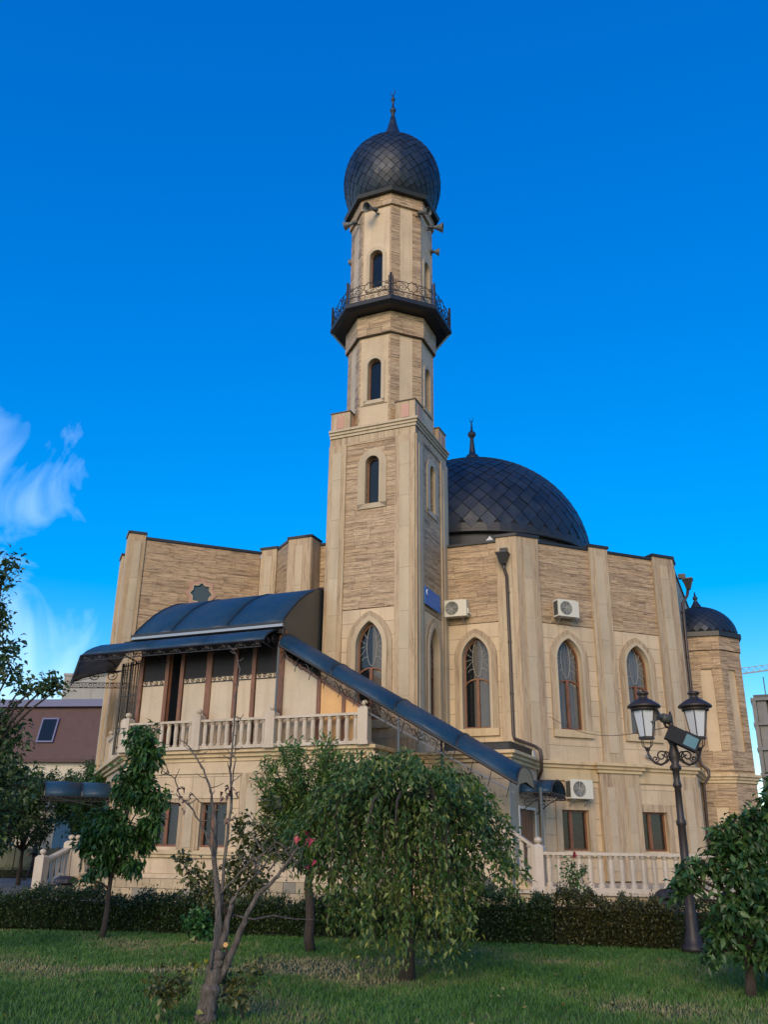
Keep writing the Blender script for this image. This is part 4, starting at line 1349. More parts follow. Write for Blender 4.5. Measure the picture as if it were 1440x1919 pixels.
pilaster(MG, 2.24, 2.78, 1.385, 2.80, pb, 0.06, cap=False, zs0=1.45, zs1=2.7)
for a, e in ((4.2, 5.05), (6.9, 7.75)):
    pilaster(MG, a, e, 0.72, 3.5, pb, 0.09, cap=False, zs0=1.0, zs1=3.1)
pilaster(MG, 0.05, 0.35, 0.72, 3.5, pb, 0.05, cap=False)
for a, e in ((8.3, 8.9), (6.9, 7.5), (5.5, 6.1)):
    pilaster(MCH, a, e, 0.72, 3.5, pb, 0.09, cap=False, zs0=1.0, zs1=3.1)
MB(MG).box(-0.1, 8.25, -0.22, 0.02, 0.62, 0.74).build('base_course', 'cream_stone', pb)
MB(MCH).box(0, 8.9, -0.22, 0.02, 0.62, 0.74).build('base_course', 'cream_stone', pb)


def plinth_blocks(M, x0, x1, parent, zt, rows=2, h=0.27, y0=-0.20, mats=('block_stone',), L=0.40, name='stone_block'):
    for r in range(rows):
        x = x0 + (0 if r % 2 == 0 else -L / 2)
        while x < x1 - 0.04:
            e = min(x + L * rnd.uniform(0.95, 1.05), x1)
            slab(name, rnd.choice(mats), parent, M, max(x, x0) + 0.006, e - 0.006, y0 - rnd.uniform(0, 0.015), 0.02, zt - (r + 1) * h + 0.006, zt - r * h - 0.006)
            x = e


plinth_blocks(MG, -0.16, 8.2, pb, 0.615, 3, mats=('block_stone', 'block_stone', 'block_stone', 'grey_block'), y0=-0.22)
plinth_blocks(MCH, 5.6, 9.08, pb, 0.615, 3, mats=('grey_block', 'grey_block', 'block_stone'), y0=-0.22)

# ================================================================== BALUSTRADES
bal_me = MB().lathe([(0.085, 0), (0.085, 0.05), (0.055, 0.09), (0.062, 0.22), (0.070, 0.42), (0.062, 0.56), (0.055, 0.62), (0.085, 0.67), (0.085, 0.70)], 8, a0=math.pi / 8).mesh('baluster', 'white_stone', False)
newel_mb = MB().box(-0.15, 0.15, -0.15, 0.15, 0, 0.98).box(-0.18, 0.18, -0.18, 0.18, 0.0, 0.1)
newel_mb.prismz([(-0.15, -0.15), (0.15, -0.15), (0.15, 0.15), (-0.15, 0.15)], 0.98, 1.04, 0.6)
newel_mb.lathe([(0.05, 1.03), (0.045, 1.06), (0.085, 1.10), (0.10, 1.14), (0.085, 1.19), (0.03, 1.22)], 12)
newel_me = newel_mb.mesh('newel', 'white_stone')


def balustrade(root, runs, mat='white_stone', h=0.70):
    """runs: ((x0,y0,z0),(x1,y1,z1), n balusters, newel at start, newel at end)"""
    for A, B, n, na, nb in runs:
        A, B = Vector(A), Vector(B)
        d = B - A
        hl = math.hypot(d.x, d.y)
        ang = math.atan2(d.y, d.x)
        sl = d.z / hl
        M = Matrix.Translation(A) @ Matrix.Rotation(ang, 4, 'Z')
        for a, b_, z0, z1, nm in ((0.0, hl, 0.0, 0.09, 'bottom_rail'), (0.0, hl, 0.79, 0.86, 'handrail')):
            wd = 0.12 if nm == 'bottom_rail' else 0.11
            q = MB(M)
            vs = [(x, y, z + x * sl) for x in (a, b_) for y in (-wd, wd) for z in (z0, z1)]
            q.add(vs, [(0, 1, 3, 2), (4, 6, 7, 5), (0, 4, 5, 1), (2, 3, 7, 6), (0, 2, 6, 4), (1, 5, 7, 3)])
            q.build(nm, mat, root)
        for i in range(n):
            x = hl * (i + 1) / (n + 1)
            link('baluster', bal_me, root, M @ Matrix.Translation((x, 0, 0.09 + x * sl)))
        for f_, P in ((na, A), (nb, B)):
            if f_:
                link('newel', newel_me, root, Matrix.Translation(P - Vector((0, 0, 0.02))) @ Matrix.Rotation(ang, 4, 'Z'))


bb = thing('balcony_balustrade', 'pale stone balustrade along the balcony in front of the glazed porch', 'balustrade', BM)
ch = lambda k: (-8.62 - k * r2, -2.66 + k * r2, 4.17)
balustrade(bb, [((-8.62, -2.66, 4.17), (-5.98, -2.66, 4.17), 9, True, True), ((-5.98, -2.66, 4.17), (-3.44, -2.66, 4.17), 9, False, True),
                ((-3.44, -2.66, 4.17), (-0.5, -2.66, 4.17), 10, False, True), ((*ch(5.2),), (*ch(2.6),), 9, True, True), ((*ch(2.6),), (*ch(0),), 9, False, False)])
ter = MB()
ter.M = BM
ter.prismz([(1.6, -2.8), (9.7, -2.8), (9.7, 10.0), (7.2, 7.7), (2.85, 3.2), (2.85, 0.01), (1.6, 0.0)], 0.0, 0.55)
tr_ = tag(ter.build('terrace', 'pale_stone'), kind='structure')
ed = MB(BM)
ed.box(1.55, 9.75, -2.92, -2.6, 0.551, 0.62)
ed.build('terrace_edge', 'white_stone', tr_)
plinth_blocks(BM @ frame(1.6, -2.8, 0), 0, 8.1, tr_, 0.545, 2, 0.27, -0.03, ('block_stone',), 0.5)
tb = thing('terrace_balustrade', 'white stone balustrade along the terrace behind the hedge', 'balustrade', BM)
balustrade(tb, [((4.25, -2.76, 0.62), (9.4, -2.76, 0.62), 20, True, True), ((3.0, -2.76, 1.55), (4.25, -2.76, 0.70), 5, False, False)])
# steps at the left side door
si = thing('side_steps', 'pale stone steps with a sloping balustrade beside the left corner', 'steps', I4)
A_, B_ = Vector((-10.22, 28.5, 0.16)), Vector((-9.86, 29.85, 0.58))
balustrade(si, [(tuple(A_), tuple(B_), 4, True, True), ((-9.66, 29.9, 0.58), (-8.9, 30.1, 0.58), 2, True, True)])
dirv = (B_ - A_)
ang = math.atan2(dirv.y, dirv.x)
MST = Matrix.Translation((A_.x, A_.y, 0)) @ Matrix.Rotation(ang, 4, 'Z')
for k in range(3):
    MB(MST).box(0.25 + k * 0.4, 0.65 + k * 0.4 - 0.002, -1.2, 0.0, 0.0, 0.16 + k * 0.15).build('step', 'pale_stone', si)
MB(MST).box(1.45, 3.2, -1.3, 0.1, 0.0, 0.57).build('landing', 'pale_stone', si)
MSI = Matrix.Translation((-9.95, 29.70, 0)) @ Matrix.Rotation(R_(8), 4, 'Z')
plinth_blocks(MSI, 0.0, 1.1, si, 0.56, 3, 0.19, -0.05, ('block_stone',), 0.34)

# ================================================================== OUTSIDE STAIR
stt = thing('outside_stair', 'stone staircase climbing from the terrace to the balcony', 'staircase', BM)
nst = 22
for k in range(nst):
    x = -0.45 + k * (4.7 / nst)
    z = 4.17 - (k + 1) * (3.62 / (nst + 0.5))
    MB().box(x, x + 4.7 / nst - 0.003, -2.5, -1.2, max(0.56, z - 0.35), z).build('step', 'pale_stone', stt)
MB().prism([(-0.45, 4.15), (4.2, 0.62), (4.2, 0.56), (3.3, 0.56), (-0.45, 3.3)], -2.58, -2.502).build('stringer', 'cream_stone', stt)

# ================================================================== GLAZED PORCH
gp = thing('glazed_porch', 'brown framed glazed porch with beige panes under the dark canopy', 'porch', BM)
MP = frame(0, -2.32, 0)
ms = [-8.55, -7.55, -6.98, -5.97, -5.0, -4.36, -3.42]
for x in ms:
    wd = 0.065 if x not in (-3.42, -5.97) else 0.10
    MB(MP).box(x - wd, x + wd, -0.05, 0.06, 4.17, 7.65).build('mullion', 'brown_frame', gp)
for z0, z1 in ((4.17, 4.30), (7.55, 7.66)):
    MB(MP).box(-8.46, -3.3, -0.03, 0.05, z0 + 0.001, z1).build('rail', 'brown_frame', gp)
for a, e in zip(ms, ms[1:]):
    if (a, e) == (-7.55, -6.98):
        d_ = MB(frame(-7.46, -2.3, R_(62))).ring([(0, 4.31), (0, 7.5), (0.46, 7.5), (0.46, 4.31)], [(0.06, 4.4), (0.06, 7.42), (0.40, 7.42), (0.40, 4.4)], 0, 0.05).build('door', 'brown_frame', gp)
        MB(frame(-7.46, -2.3, R_(62))).box(0.06, 0.40, 0.02, 0.03, 4.4, 7.42).build('pane', 'dark_glass', d_)
        continue
    MB(MP).box(a + 0.09, e - 0.09, 0.0, 0.015, 4.31, 6.240).build('pane', 'blind', gp)['label'] = 'beige lower pane'
    MB(MP).box(a + 0.09, e - 0.09, 0.0, 0.015, 6.403, 7.54).build('pane', 'shaded_glass', gp)['label'] = 'dark upper pane'
    fz = MB(MP).box(a + 0.09, e - 0.09, 0.0, 0.015, 6.243, 6.400).build('frieze_pane', 'blind', gp)
    ir = MB(MP)
    iron_frieze(ir, (a + 0.1, -0.012, 6.240), (e - 0.1, -0.012, 6.240), 0.155, 0.3, 0.014)
    ir.build('scroll_frieze', 'iron', fz)
# glazing under the stair canopy (sloping top)
top = lambda x: 6.72 - 0.633 * (x + 3.06)
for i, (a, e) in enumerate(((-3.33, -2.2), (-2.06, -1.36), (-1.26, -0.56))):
    MB(MP).prism([(a, 4.31), (e, 4.31), (e, top(e) - 0.06), (a, top(a) - 0.06)], 0.0, 0.015).build('pane', 'blind' if i == 0 else 'painted_glow_pane', gp)['label'] = 'beige pane below the stair canopy' if i == 0 else 'pane below the stair canopy with an orange glow painted in'
for x in (-2.13, -1.31):
    MB(MP).prism([(x - 0.06, 4.17), (x + 0.06, 4.17), (x + 0.06, top(x + 0.06) - 0.04), (x - 0.06, top(x - 0.06) - 0.04)], -0.03, 0.04).build('mullion', 'brown_frame', gp)
MB(MP).prism([(-3.28, top(-3.28) - 0.07), (-0.36, top(-0.36) - 0.07), (-0.36, top(-0.36) + 0.03), (-3.28, top(-3.28) + 0.03)], -0.05, 0.05).build('sloping_rail', 'brown_frame', gp)
MB(MP).box(-3.28, -0.45, -0.03, 0.05, 4.171, 4.30).build('rail', 'brown_frame', gp)
# left return: barred grille
gr = MB()
for i in range(8):
    u_ = i / 7
    x, y = -8.66 - 0.95 * u_, -2.3 + 0.3 * u_
    gr.tube([(x, y, 4.18), (x, y, 7.1)], 0.022 if i % 7 else 0.045, 5)
for z in (4.4, 5.0, 6.0, 7.0):
    gr.tube([(-8.66, -2.3, z), (-9.61, -2.0, z)], 0.02, 4)
gr.build('side_grille', 'iron', gp)
MB().box(-8.5, -3.5, -0.9, -0.86, 4.2, 7.5).build('back_panel', 'interior_dark', gp)

# ================================================================== CANOPIES
pc = thing('porch_canopy', 'big curved dark blue canopy with a projecting skirt over the porch', 'canopy', BM)
prof = [(-2.50, 7.86), (-2.42, 8.0), (-2.06, 8.34), (-1.58, 8.76), (-1.07, 9.10), (-0.53, 9.38), (-0.16, 9.53), (0.18, 9.62)]


def sheet(name, strips, parent, mat, th=0.012):
    """strips: list of polylines, equal length"""
    n = len(strips[0])
    vs = [p for s_ in strips for p in s_]
    fs = [(i * n + k, (i + 1) * n + k, (i + 1) * n + k + 1, i * n + k + 1) for i in range(len(strips) - 1) for k in range(n - 1)]
    m = MB().add(vs, fs)
    o = m.build(name, mat, parent, True)
    md = o.modifiers.new('thickness', 'SOLIDIFY')
    md.thickness = th
    md.offset = 0
    return o


leftx = lambda t: -8.95
cuts = [None, -7.46, -5.37, -3.36]
for a, e in zip(cuts, cuts[1:]):
    st_ = []
    for q in range(4):
        u_ = q / 3
        st_.append([((leftx(t) if a is None else max(a + 0.012, leftx(t))) * (1 - u_) + (max(e - 0.012, leftx(t) + 0.02)) * u_, t, z) for t, z in prof])
    sheet('roof_panel', st_, pc, 'polycarbonate')
for x in (-8.93, -7.46, -5.37, -3.36):
    pts = [(max(x, leftx(t)), t, z + 0.012) for t, z in prof]
    MB().tube(pts, 0.022, 5).build('rib', 'dark_metal', pc)
    MB().tube([(max(x, leftx(t)), t, z - 0.05) for t, z in prof], 0.03, 4).build('rafter', 'iron', pc)
ep = MB(frame(-3.33, 0, math.pi / 2))
ep.prism([(t, z - 0.02) for t, z in prof] + [(0.0, 8.9), (0.0, 7.1), (-2.46, 7.2)], 0, 0.015)
ep.build('end_panel', 'smoked_panel', pc)
ep = MB(frame(-8.93, 0, math.pi / 2))
ep.prism([(t, z - 0.02) for t, z in prof] + [(0.18, 7.7), (-2.46, 7.7)], 0, 0.015)
ep.build('end_panel', 'smoked_panel', pc)
MB().box(-8.9, -3.3, 0.22, 0.3, 4.2, 9.58).build('rear_panel', 'smoked_panel', pc)
MB().box(-8.9, -3.3, -2.62, -2.52, 7.72, 7.80).build('gutter', 'grey_steel', pc)
MB().box(-9.0, -3.3, -2.54, -2.46, 7.80, 7.90).build('eaves_beam', 'dark_metal', pc)
MB().box(-9.3, -3.32, -2.46, -2.40, 7.52, 7.72).build('wall_plate', 'iron', pc)
fr_ = MB()
iron_frieze(fr_, (-9.0, -2.53, 7.55), (-3.4, -2.53, 7.55), 0.16, 0.3, 0.012)
fr_.build('scroll_fringe', 'iron', pc)
# skirt
sk = [(-2.50, 7.66), (-2.75, 7.60), (-3.0, 7.48), (-3.2, 7.34), (-3.34, 7.16)]
sk_cuts = [-9.9, -7.6, -5.6, -3.5]
for i, (a, e) in enumerate(zip(sk_cuts, sk_cuts[1:])):
    sheet('skirt_panel', [[((a - (0.35 * (k / 4) if i == 0 else 0)) * (1 - u_) + (e) * u_, t, z) for k, (t, z) in enumerate(sk)] for u_ in (0, 0.5, 1)], pc, 'polycarbonate')
# skirt turned round the corner along the chamfer
skc = []
for u_ in (0, 0.25, 0.5, 0.75, 1):
    row = []
    for q in range(5):
        v = q / 4
        ax_, ay_ = -8.9 + (-10.25 + 8.9) * v, -2.5 + (-3.34 + 2.5) * v
        k = (5.6 - 0.8 * v) * u_
        row.append((ax_ - k * r2, ay_ + k * r2, sk[q][1] - 0.10 * u_ * v))
    skc.append(row)
sheet('skirt_panel', skc, pc, 'polycarbonate')
MB().tube([(-10.25, -3.34, 7.16), (-3.5, -3.34, 7.16)], 0.03, 5).build('front_rail', 'iron', pc)
MB().tube([skc[0][4], skc[-1][4]], 0.03, 5).build('side_rail', 'iron', pc)
MB().tube([skc[-1][q] for q in range(5)], 0.03, 5).build('end_rib', 'iron', pc)
fr_ = MB()
iron_frieze(fr_, (-10.2, -3.34, 6.98), (-3.55, -3.34, 6.98), 0.17, 0.28, 0.013)
iron_frieze(fr_, Vector(skc[0][4]) - Vector((0, 0, 0.18)), Vector(skc[-1][4]) - Vector((0, 0, 0.18)), 0.17, 0.3, 0.013)
fr_.build('scroll_fringe', 'iron', pc)
# brackets with scrolls
for x in (-9.5, -8.6, -7.5, -6.5, -5.5, -4.4, -3.5):
    q = MB()
    q.tube([(x, t, z - 0.03) for t, z in sk], 0.02, 4)
    q.tube([(x, -2.5, 6.9), (x, -2.62, 7.0), (x, -3.0, 7.05), (x, -3.34, 7.1)], 0.02, 4)
    for cy, cz, r_, a0 in ((-2.72, 7.30, 0.15, 0.5), (-3.02, 7.22, 0.10, 2.0)):
        q.tube([(x, y, z) for y, z in spiral(cy, cz, r_, 1.5, a0)], 0.014, 4, caps=False)
    q.build('bracket', 'iron', pc)
# scrolls closing the far left end
q = MB()
e0, e1 = Vector(skc[-1][4]), Vector((skc[-1][0][0] + 0.9, skc[-1][0][1] - 0.1, 7.16))
iron_frieze(q, e0 - Vector((0, 0, 0.2)), e1 - Vector((0, 0, 0.2)), 0.18, 0.28, 0.013)
dd = (e1 - e0)
for u_, r_, a0, hd in ((0.38, 0.25, 0.5, 1), (0.66, 0.24, 2.6, -1), (0.88, 0.14, 0.4, 1), (0.16, 0.13, 0.2, 1)):
    q.tube([e0 + dd * u_ + Vector((dd.x, dd.y, 0)).normalized() * x + Vector((0, 0, 0.26 + z)) for x, z in spiral(0, 0, r_, 1.7, a0, hd)], 0.016, 4, caps=False)
for i in range(5):
    z = 0.1 + 0.12 * i
    q.tube([skc[-1][4 - i] if i < 5 else e0, e1 + Vector((0, 0, 0.5))], 0.012, 4)
q.build('end_scrollwork', 'iron', pc)

sn = thing('stair_canopy', 'long sloping dark blue barrel canopy over the outside stair', 'canopy', BM)
slope = -0.569
z0f = lambda s_: 7.05 + slope * (s_ + 3.22)
cp_ = [(-2.76 + 1.70 * (1 - math.cos(math.pi * i / 12)) / 2, 0.46 * math.sin(math.pi * i / 12)) for i in range(13)]
cs_ = [-3.30, -1.54, 0.44, 2.2, 3.80]
for a, e in zip(cs_, cs_[1:]):
    sheet('roof_panel', [[(a + 0.01 + (e - a - 0.02) * u_, t, z0f(a + (e - a) * u_) + dz) for t, dz in cp_] for u_ in (0, 0.5, 1)], sn, 'polycarbonate')
for x in cs_:
    MB().tube([(x, t, z0f(x) + dz + 0.012) for t, dz in cp_], 0.022, 5).build('rib', 'dark_metal', sn)
for t in (-2.76, -1.06):
    MB().tube([(-3.3, t, z0f(-3.3)), (3.8, t, z0f(3.8))], 0.035, 5).build('eaves_rail', 'iron', sn)
MB().tube([(-0.40, -2.70, 5.03), (3.7, -2.70, 5.03 - 0.534 * 4.1)], 0.022, 6).build('lower_rail', 'grey_steel', sn)
q = MB()
nrm = Vector((0, 0, 1))
iron_frieze(q, (-3.2, -2.74, z0f(-3.2) - 0.36), (2.0, -2.74, z0f(2.0) - 0.36), 0.30, 0.42, 0.014, rails=False)
for i in range(15):
    x = -3.1 + i * 0.48
    q.tube([(x, -2.74, z0f(x)), (x - 0.12, -2.74, z0f(x) - 0.42)], 0.012, 4)
q.build('scroll_fringe', 'iron', sn)
ea = MB(frame(3.81, 0, math.pi / 2))
ea.prism([(t, z0f(3.8) + dz - 0.01) for t, dz in cp_] + [(-1.9, z0f(3.8) + 0.1)], 0, 0.012)
ea.build('end_panel', 'smoked_panel', sn)
for s_, t_, zb in ((-3.32, -2.72, 4.2), (0.55, -2.72, 3.4), (1.2, -1.1, 2.9), (3.60, -2.72, 0.62), (4.0, -1.15, 0.62)):
    MB().tube([(s_, t_, zb), (s_, t_, z0f(min(s_, 3.78)) + (0.0))], 0.035, 6).build('post', 'speaker_grey', sn)


def barrel(root, M, L, w, zs, rise, ends=True):
    """small barrel canopy, axis along local x from the wall"""
    pr = [(-w / 2 + w * (1 - math.cos(math.pi * i / 10)) / 2, zs + rise * math.sin(math.pi * i / 10)) for i in range(11)]
    for a, e in ((0.0, L / 2 - 0.01), (L / 2 + 0.01, L)):
        sheet('roof_panel', [[tuple(M @ Vector((a + (e - a) * u_, t, z))) for t, z in pr] for u_ in (0, 1)], root, 'polycarbonate')
    for x in (0.0, L / 2, L):
        MB(M).tube([(x, t, z) for t, z in pr], 0.025, 5).build('rib', 'dark_metal', root)
    q = MB(M)
    for t in (-w / 2, w / 2):
        iron_frieze(q, (0, t, zs - 0.14), (L, t, zs - 0.14), 0.14, 0.22, 0.012)
    iron_frieze(q, (L, -w / 2, zs - 0.14), (L, w / 2, zs - 0.14), 0.14, 0.22, 0.012)
    q.build('scroll_fringe', 'iron', root)
    q = MB(M)
    for t in (-w / 2, w / 2):
        q.tube([(0, t, zs - 0.55), (0.2, t, zs - 0.4), (L * 0.5, t, zs - 0.2), (L, t, zs)], 0.018, 4)
        q.tube([(x, t, z) for x, z in spiral(0.25, zs - 0.28, 0.14, 1.5)], 0.012, 4, caps=False)
    q.build('bracket', 'iron', root)


dc_ = thing('door_canopy', 'small dark barrel canopy over the door at the foot of the stair', 'canopy', BM)
barrel(dc_, frame(2.86, 1.9, 0), 0.95, 1.9, 3.05, 0.40)
sc2 = thing('side_canopy', 'small dark barrel canopy over the left side door', 'canopy', I4)
barrel(sc2, Matrix.Translation((-9.2, 31.9, 0)) @ Matrix.Rotation(R_(202), 4, 'Z') @ Matrix.Translation((0, 0, 0)), 2.35, 1.7, 2.98, 0.5)

# ================================================================== STREET LAMP
LP = (5.20, 16.0, 0.0)
LM = Matrix.Translation(LP)
lamp = thing('street_lamp', 'dark cast iron lamp post carrying two frosted lanterns on scrolled arms', 'street lamp', LM)
MB().lathe([(0.21, 0), (0.21, 0.08), (0.16, 0.12), (0.15, 0.22), (0.115, 0.30), (0.105, 0.55), (0.095, 0.62), (0.085, 0.66), (0.08, 1.1), (0.10, 1.13), (0.10, 1.18), (0.075, 1.22), (0.068, 1.95), (0.085, 1.98), (0.085, 2.03), (0.062, 2.08), (0.055, 2.58),
            (0.075, 2.60), (0.075, 2.64), (0.055, 2.70), (0.06, 2.86), (0.10, 2.90), (0.10, 2.94), (0.06, 2.99), (0.10, 3.08), (0.085, 3.2), (0.06, 3.30), (0.11, 3.42), (0.06, 3.52), (0.045, 3.58), (0.035, 3.82), (0.01, 3.90)], 14).build('post', 'lamp_iron', lamp, True)
ARM = R_(-6)
for sgn in (-1, 1):
    AMt = Matrix.Rotation(ARM, 4, 'Z')
    q = MB(AMt)
    q.tube([(sgn * x, 0, z) for x, z in ((0.06, 3.10), (0.14, 3.02), (0.24, 2.97), (0.34, 3.0), (0.41, 3.07), (0.45, 3.17), (0.46, 3.24))], 0.022, 6)
    for cx_, cz_, r_, a0, hd in ((0.22, 3.12, 0.11, 4.2, -1), (0.33, 3.07, 0.065, 2.8, 1), (0.14, 3.14, 0.06, 1.0, 1)):
        q.tube([(sgn * x, 0, z) for x, z in spiral(cx_, cz_, r_, 1.4, a0, hd)], 0.014, 5, caps=False)
    q.build('arm', 'lamp_iron', lamp)
    LX = AMt @ Matrix.Translation((sgn * 0.45, 0, 0))
    for i in range(4):
        pass
    l_ = MB(LX).lathe([(0.03, 3.20), (0.045, 3.24), (0.03, 3.27)], 8).build('lantern', 'lamp_iron', lamp)
    c = MB(LX)
    for i in range(4):
        a = R_(45 + 90 * i)
        c.tube([(0.03 * math.cos(a), 0.03 * math.sin(a), 3.24), (0.10 * math.cos(a), 0.10 * math.sin(a), 3.30), (0.12 * math.cos(a), 0.12 * math.sin(a), 3.40)], 0.010, 4)
    c.build('cradle', 'lamp_iron', l_)
    N = 6
    MB(LX).lathe([(0.135, 3.41), (0.15, 3.41), (0.15, 3.45), (0.13, 3.455)], N, a0=R_(10)).build('lantern_ring', 'lamp_iron', l_)
    gl = MB(LX)
    gl.lathe([(0.125, 3.45), (0.205, 3.92)], N, a0=R_(10), caps=False)
    gl.build('glass', 'lamp_glass', l_)
    bars = MB(LX)
    for i in range(N):
        a = R_(10 + 360 / N * i)
        bars.tube([(0.13 * math.cos(a), 0.13 * math.sin(a), 3.44), (0.213 * math.cos(a), 0.213 * math.sin(a), 3.93)], 0.011, 4)
    bars.build('glazing_bar', 'lamp_iron', l_)
    MB(LX).lathe([(0.20, 3.905), (0.235, 3.905), (0.235, 3.955), (0.215, 3.96), (0.29, 3.965), (0.30, 3.985), (0.27, 4.02), (0.15, 4.10), (0.085, 4.13), (0.065, 4.18), (0.10, 4.20), (0.11, 4.23), (0.08, 4.25), (0.02, 4.26)], 20).build('hood', 'lamp_iron', l_, True)
fl = thing('floodlight', 'tilted dark box floodlight with blue glass on the lamp post', 'floodlight', LM @ Matrix.Translation((0.10, -0.20, 3.40)) @ Matrix.Rotation(R_(-12), 4, 'Z') @ Matrix.Rotation(R_(27), 4, 'Y'))
MB().box(-0.27, 0.29, -0.13, 0.10, -0.13, 0.13).build('housing', 'shell_dark', fl)
MB().box(0.03, 0.26, -0.145, -0.132, -0.105, 0.105).build('glass', 'flood_glass', fl)
MB().ring([(0.0, -0.135), (0.0, 0.135), (0.29, 0.135), (0.29, -0.135)], [(0.035, -0.1), (0.035, 0.1), (0.255, 0.1), (0.255, -0.1)], -0.16, -0.13).build('bezel', 'shell_dark', fl)
q = MB()
for i in range(6):
    q.box(-0.26 + 0.09 * i, -0.245 + 0.09 * i, 0.10, 0.15, -0.12, 0.12)
q.build('cooling_fin', 'dark_metal', fl)
ls = horn('grey horn loudspeaker clamped to the top of the lamp post', LM @ Matrix.Translation((-0.17, -0.06, 3.78)) @ Matrix.Rotation(R_(-62), 4, 'Z') @ Matrix.Rotation(R_(-10), 4, 'X'), 0.13, 0.20)
ls['group'] = 'loudspeaker on the lamp post'

cbl = MB()
ca_, ce_ = Vector((5.14, 15.98, 3.62)), BM @ MFB @ Vector((0.9, -0.12, 5.55))
cbl.tube([ca_.lerp(ce_, i / 12) - Vector((0, 0, 0.35 * math.sin(math.pi * i / 12))) for i in range(13)], 0.009, 4)
tag(cbl.build('cable', 'pipe_brown'), 'thin sagging cable strung from the lamp post to the hall wall', 'cable')

# ================================================================== BOLLARD LAMPS
def bollard(label, x, y, h):
    t = thing('garden_bollard', label, 'bollard', Matrix.Translation((x, y, 0)), 'mushroom capped bollards beside the path')
    MB().lathe([(0.22, 0), (0.24, 0.06), (0.17, 0.10), (0.20, 0.3), (0.21, h - 0.22), (0.17, h - 0.16)], 14).build('body', 'lamp_iron', t, True)
    c = MB()
    n = 28
    pr = [(0.20, h - 0.18), (0.335, h - 0.165), (0.345, h - 0.14), (0.30, h - 0.06), (0.21, h), (0.08, h + 0.02)]
    vs, fs = [], []
    for r, z in pr:
        for k in range(n):
            a = 2 * math.pi * k / n
            rr = r * (1 + (0.03 if k % 2 else -0.02) * (r > 0.1))
            vs.append((rr * math.cos(a), rr * math.sin(a), z))
    for i in range(len(pr) - 1):
        for k in range(n):
            fs.append((i * n + k, i * n + (k + 1) % n, (i + 1) * n + (k + 1) % n, (i + 1) * n + k))
    fs += [tuple(range(n - 1, -1, -1)), tuple(range((len(pr) - 1) * n, len(pr) * n))]
    c.add(vs, fs).build('cap', 'lamp_iron', t)
    hd = MB()
    for s_ in (-1, 1):
        hd.tube([(s_ * 0.2, 0, h - 0.35), (s_ * 0.27, 0, h - 0.36), (s_ * 0.28, 0, h - 0.44), (s_ * 0.21, 0, h - 0.46)], 0.018, 5)
    hd.build('handle', 'lamp_iron', t)


bollard('dark mushroom capped bollard in front of the side steps at left', -8.76, 26.5, 0.66)
bollard('dark mushroom capped bollard beside the foot of the lamp post', 6.42, 21.0, 0.74)

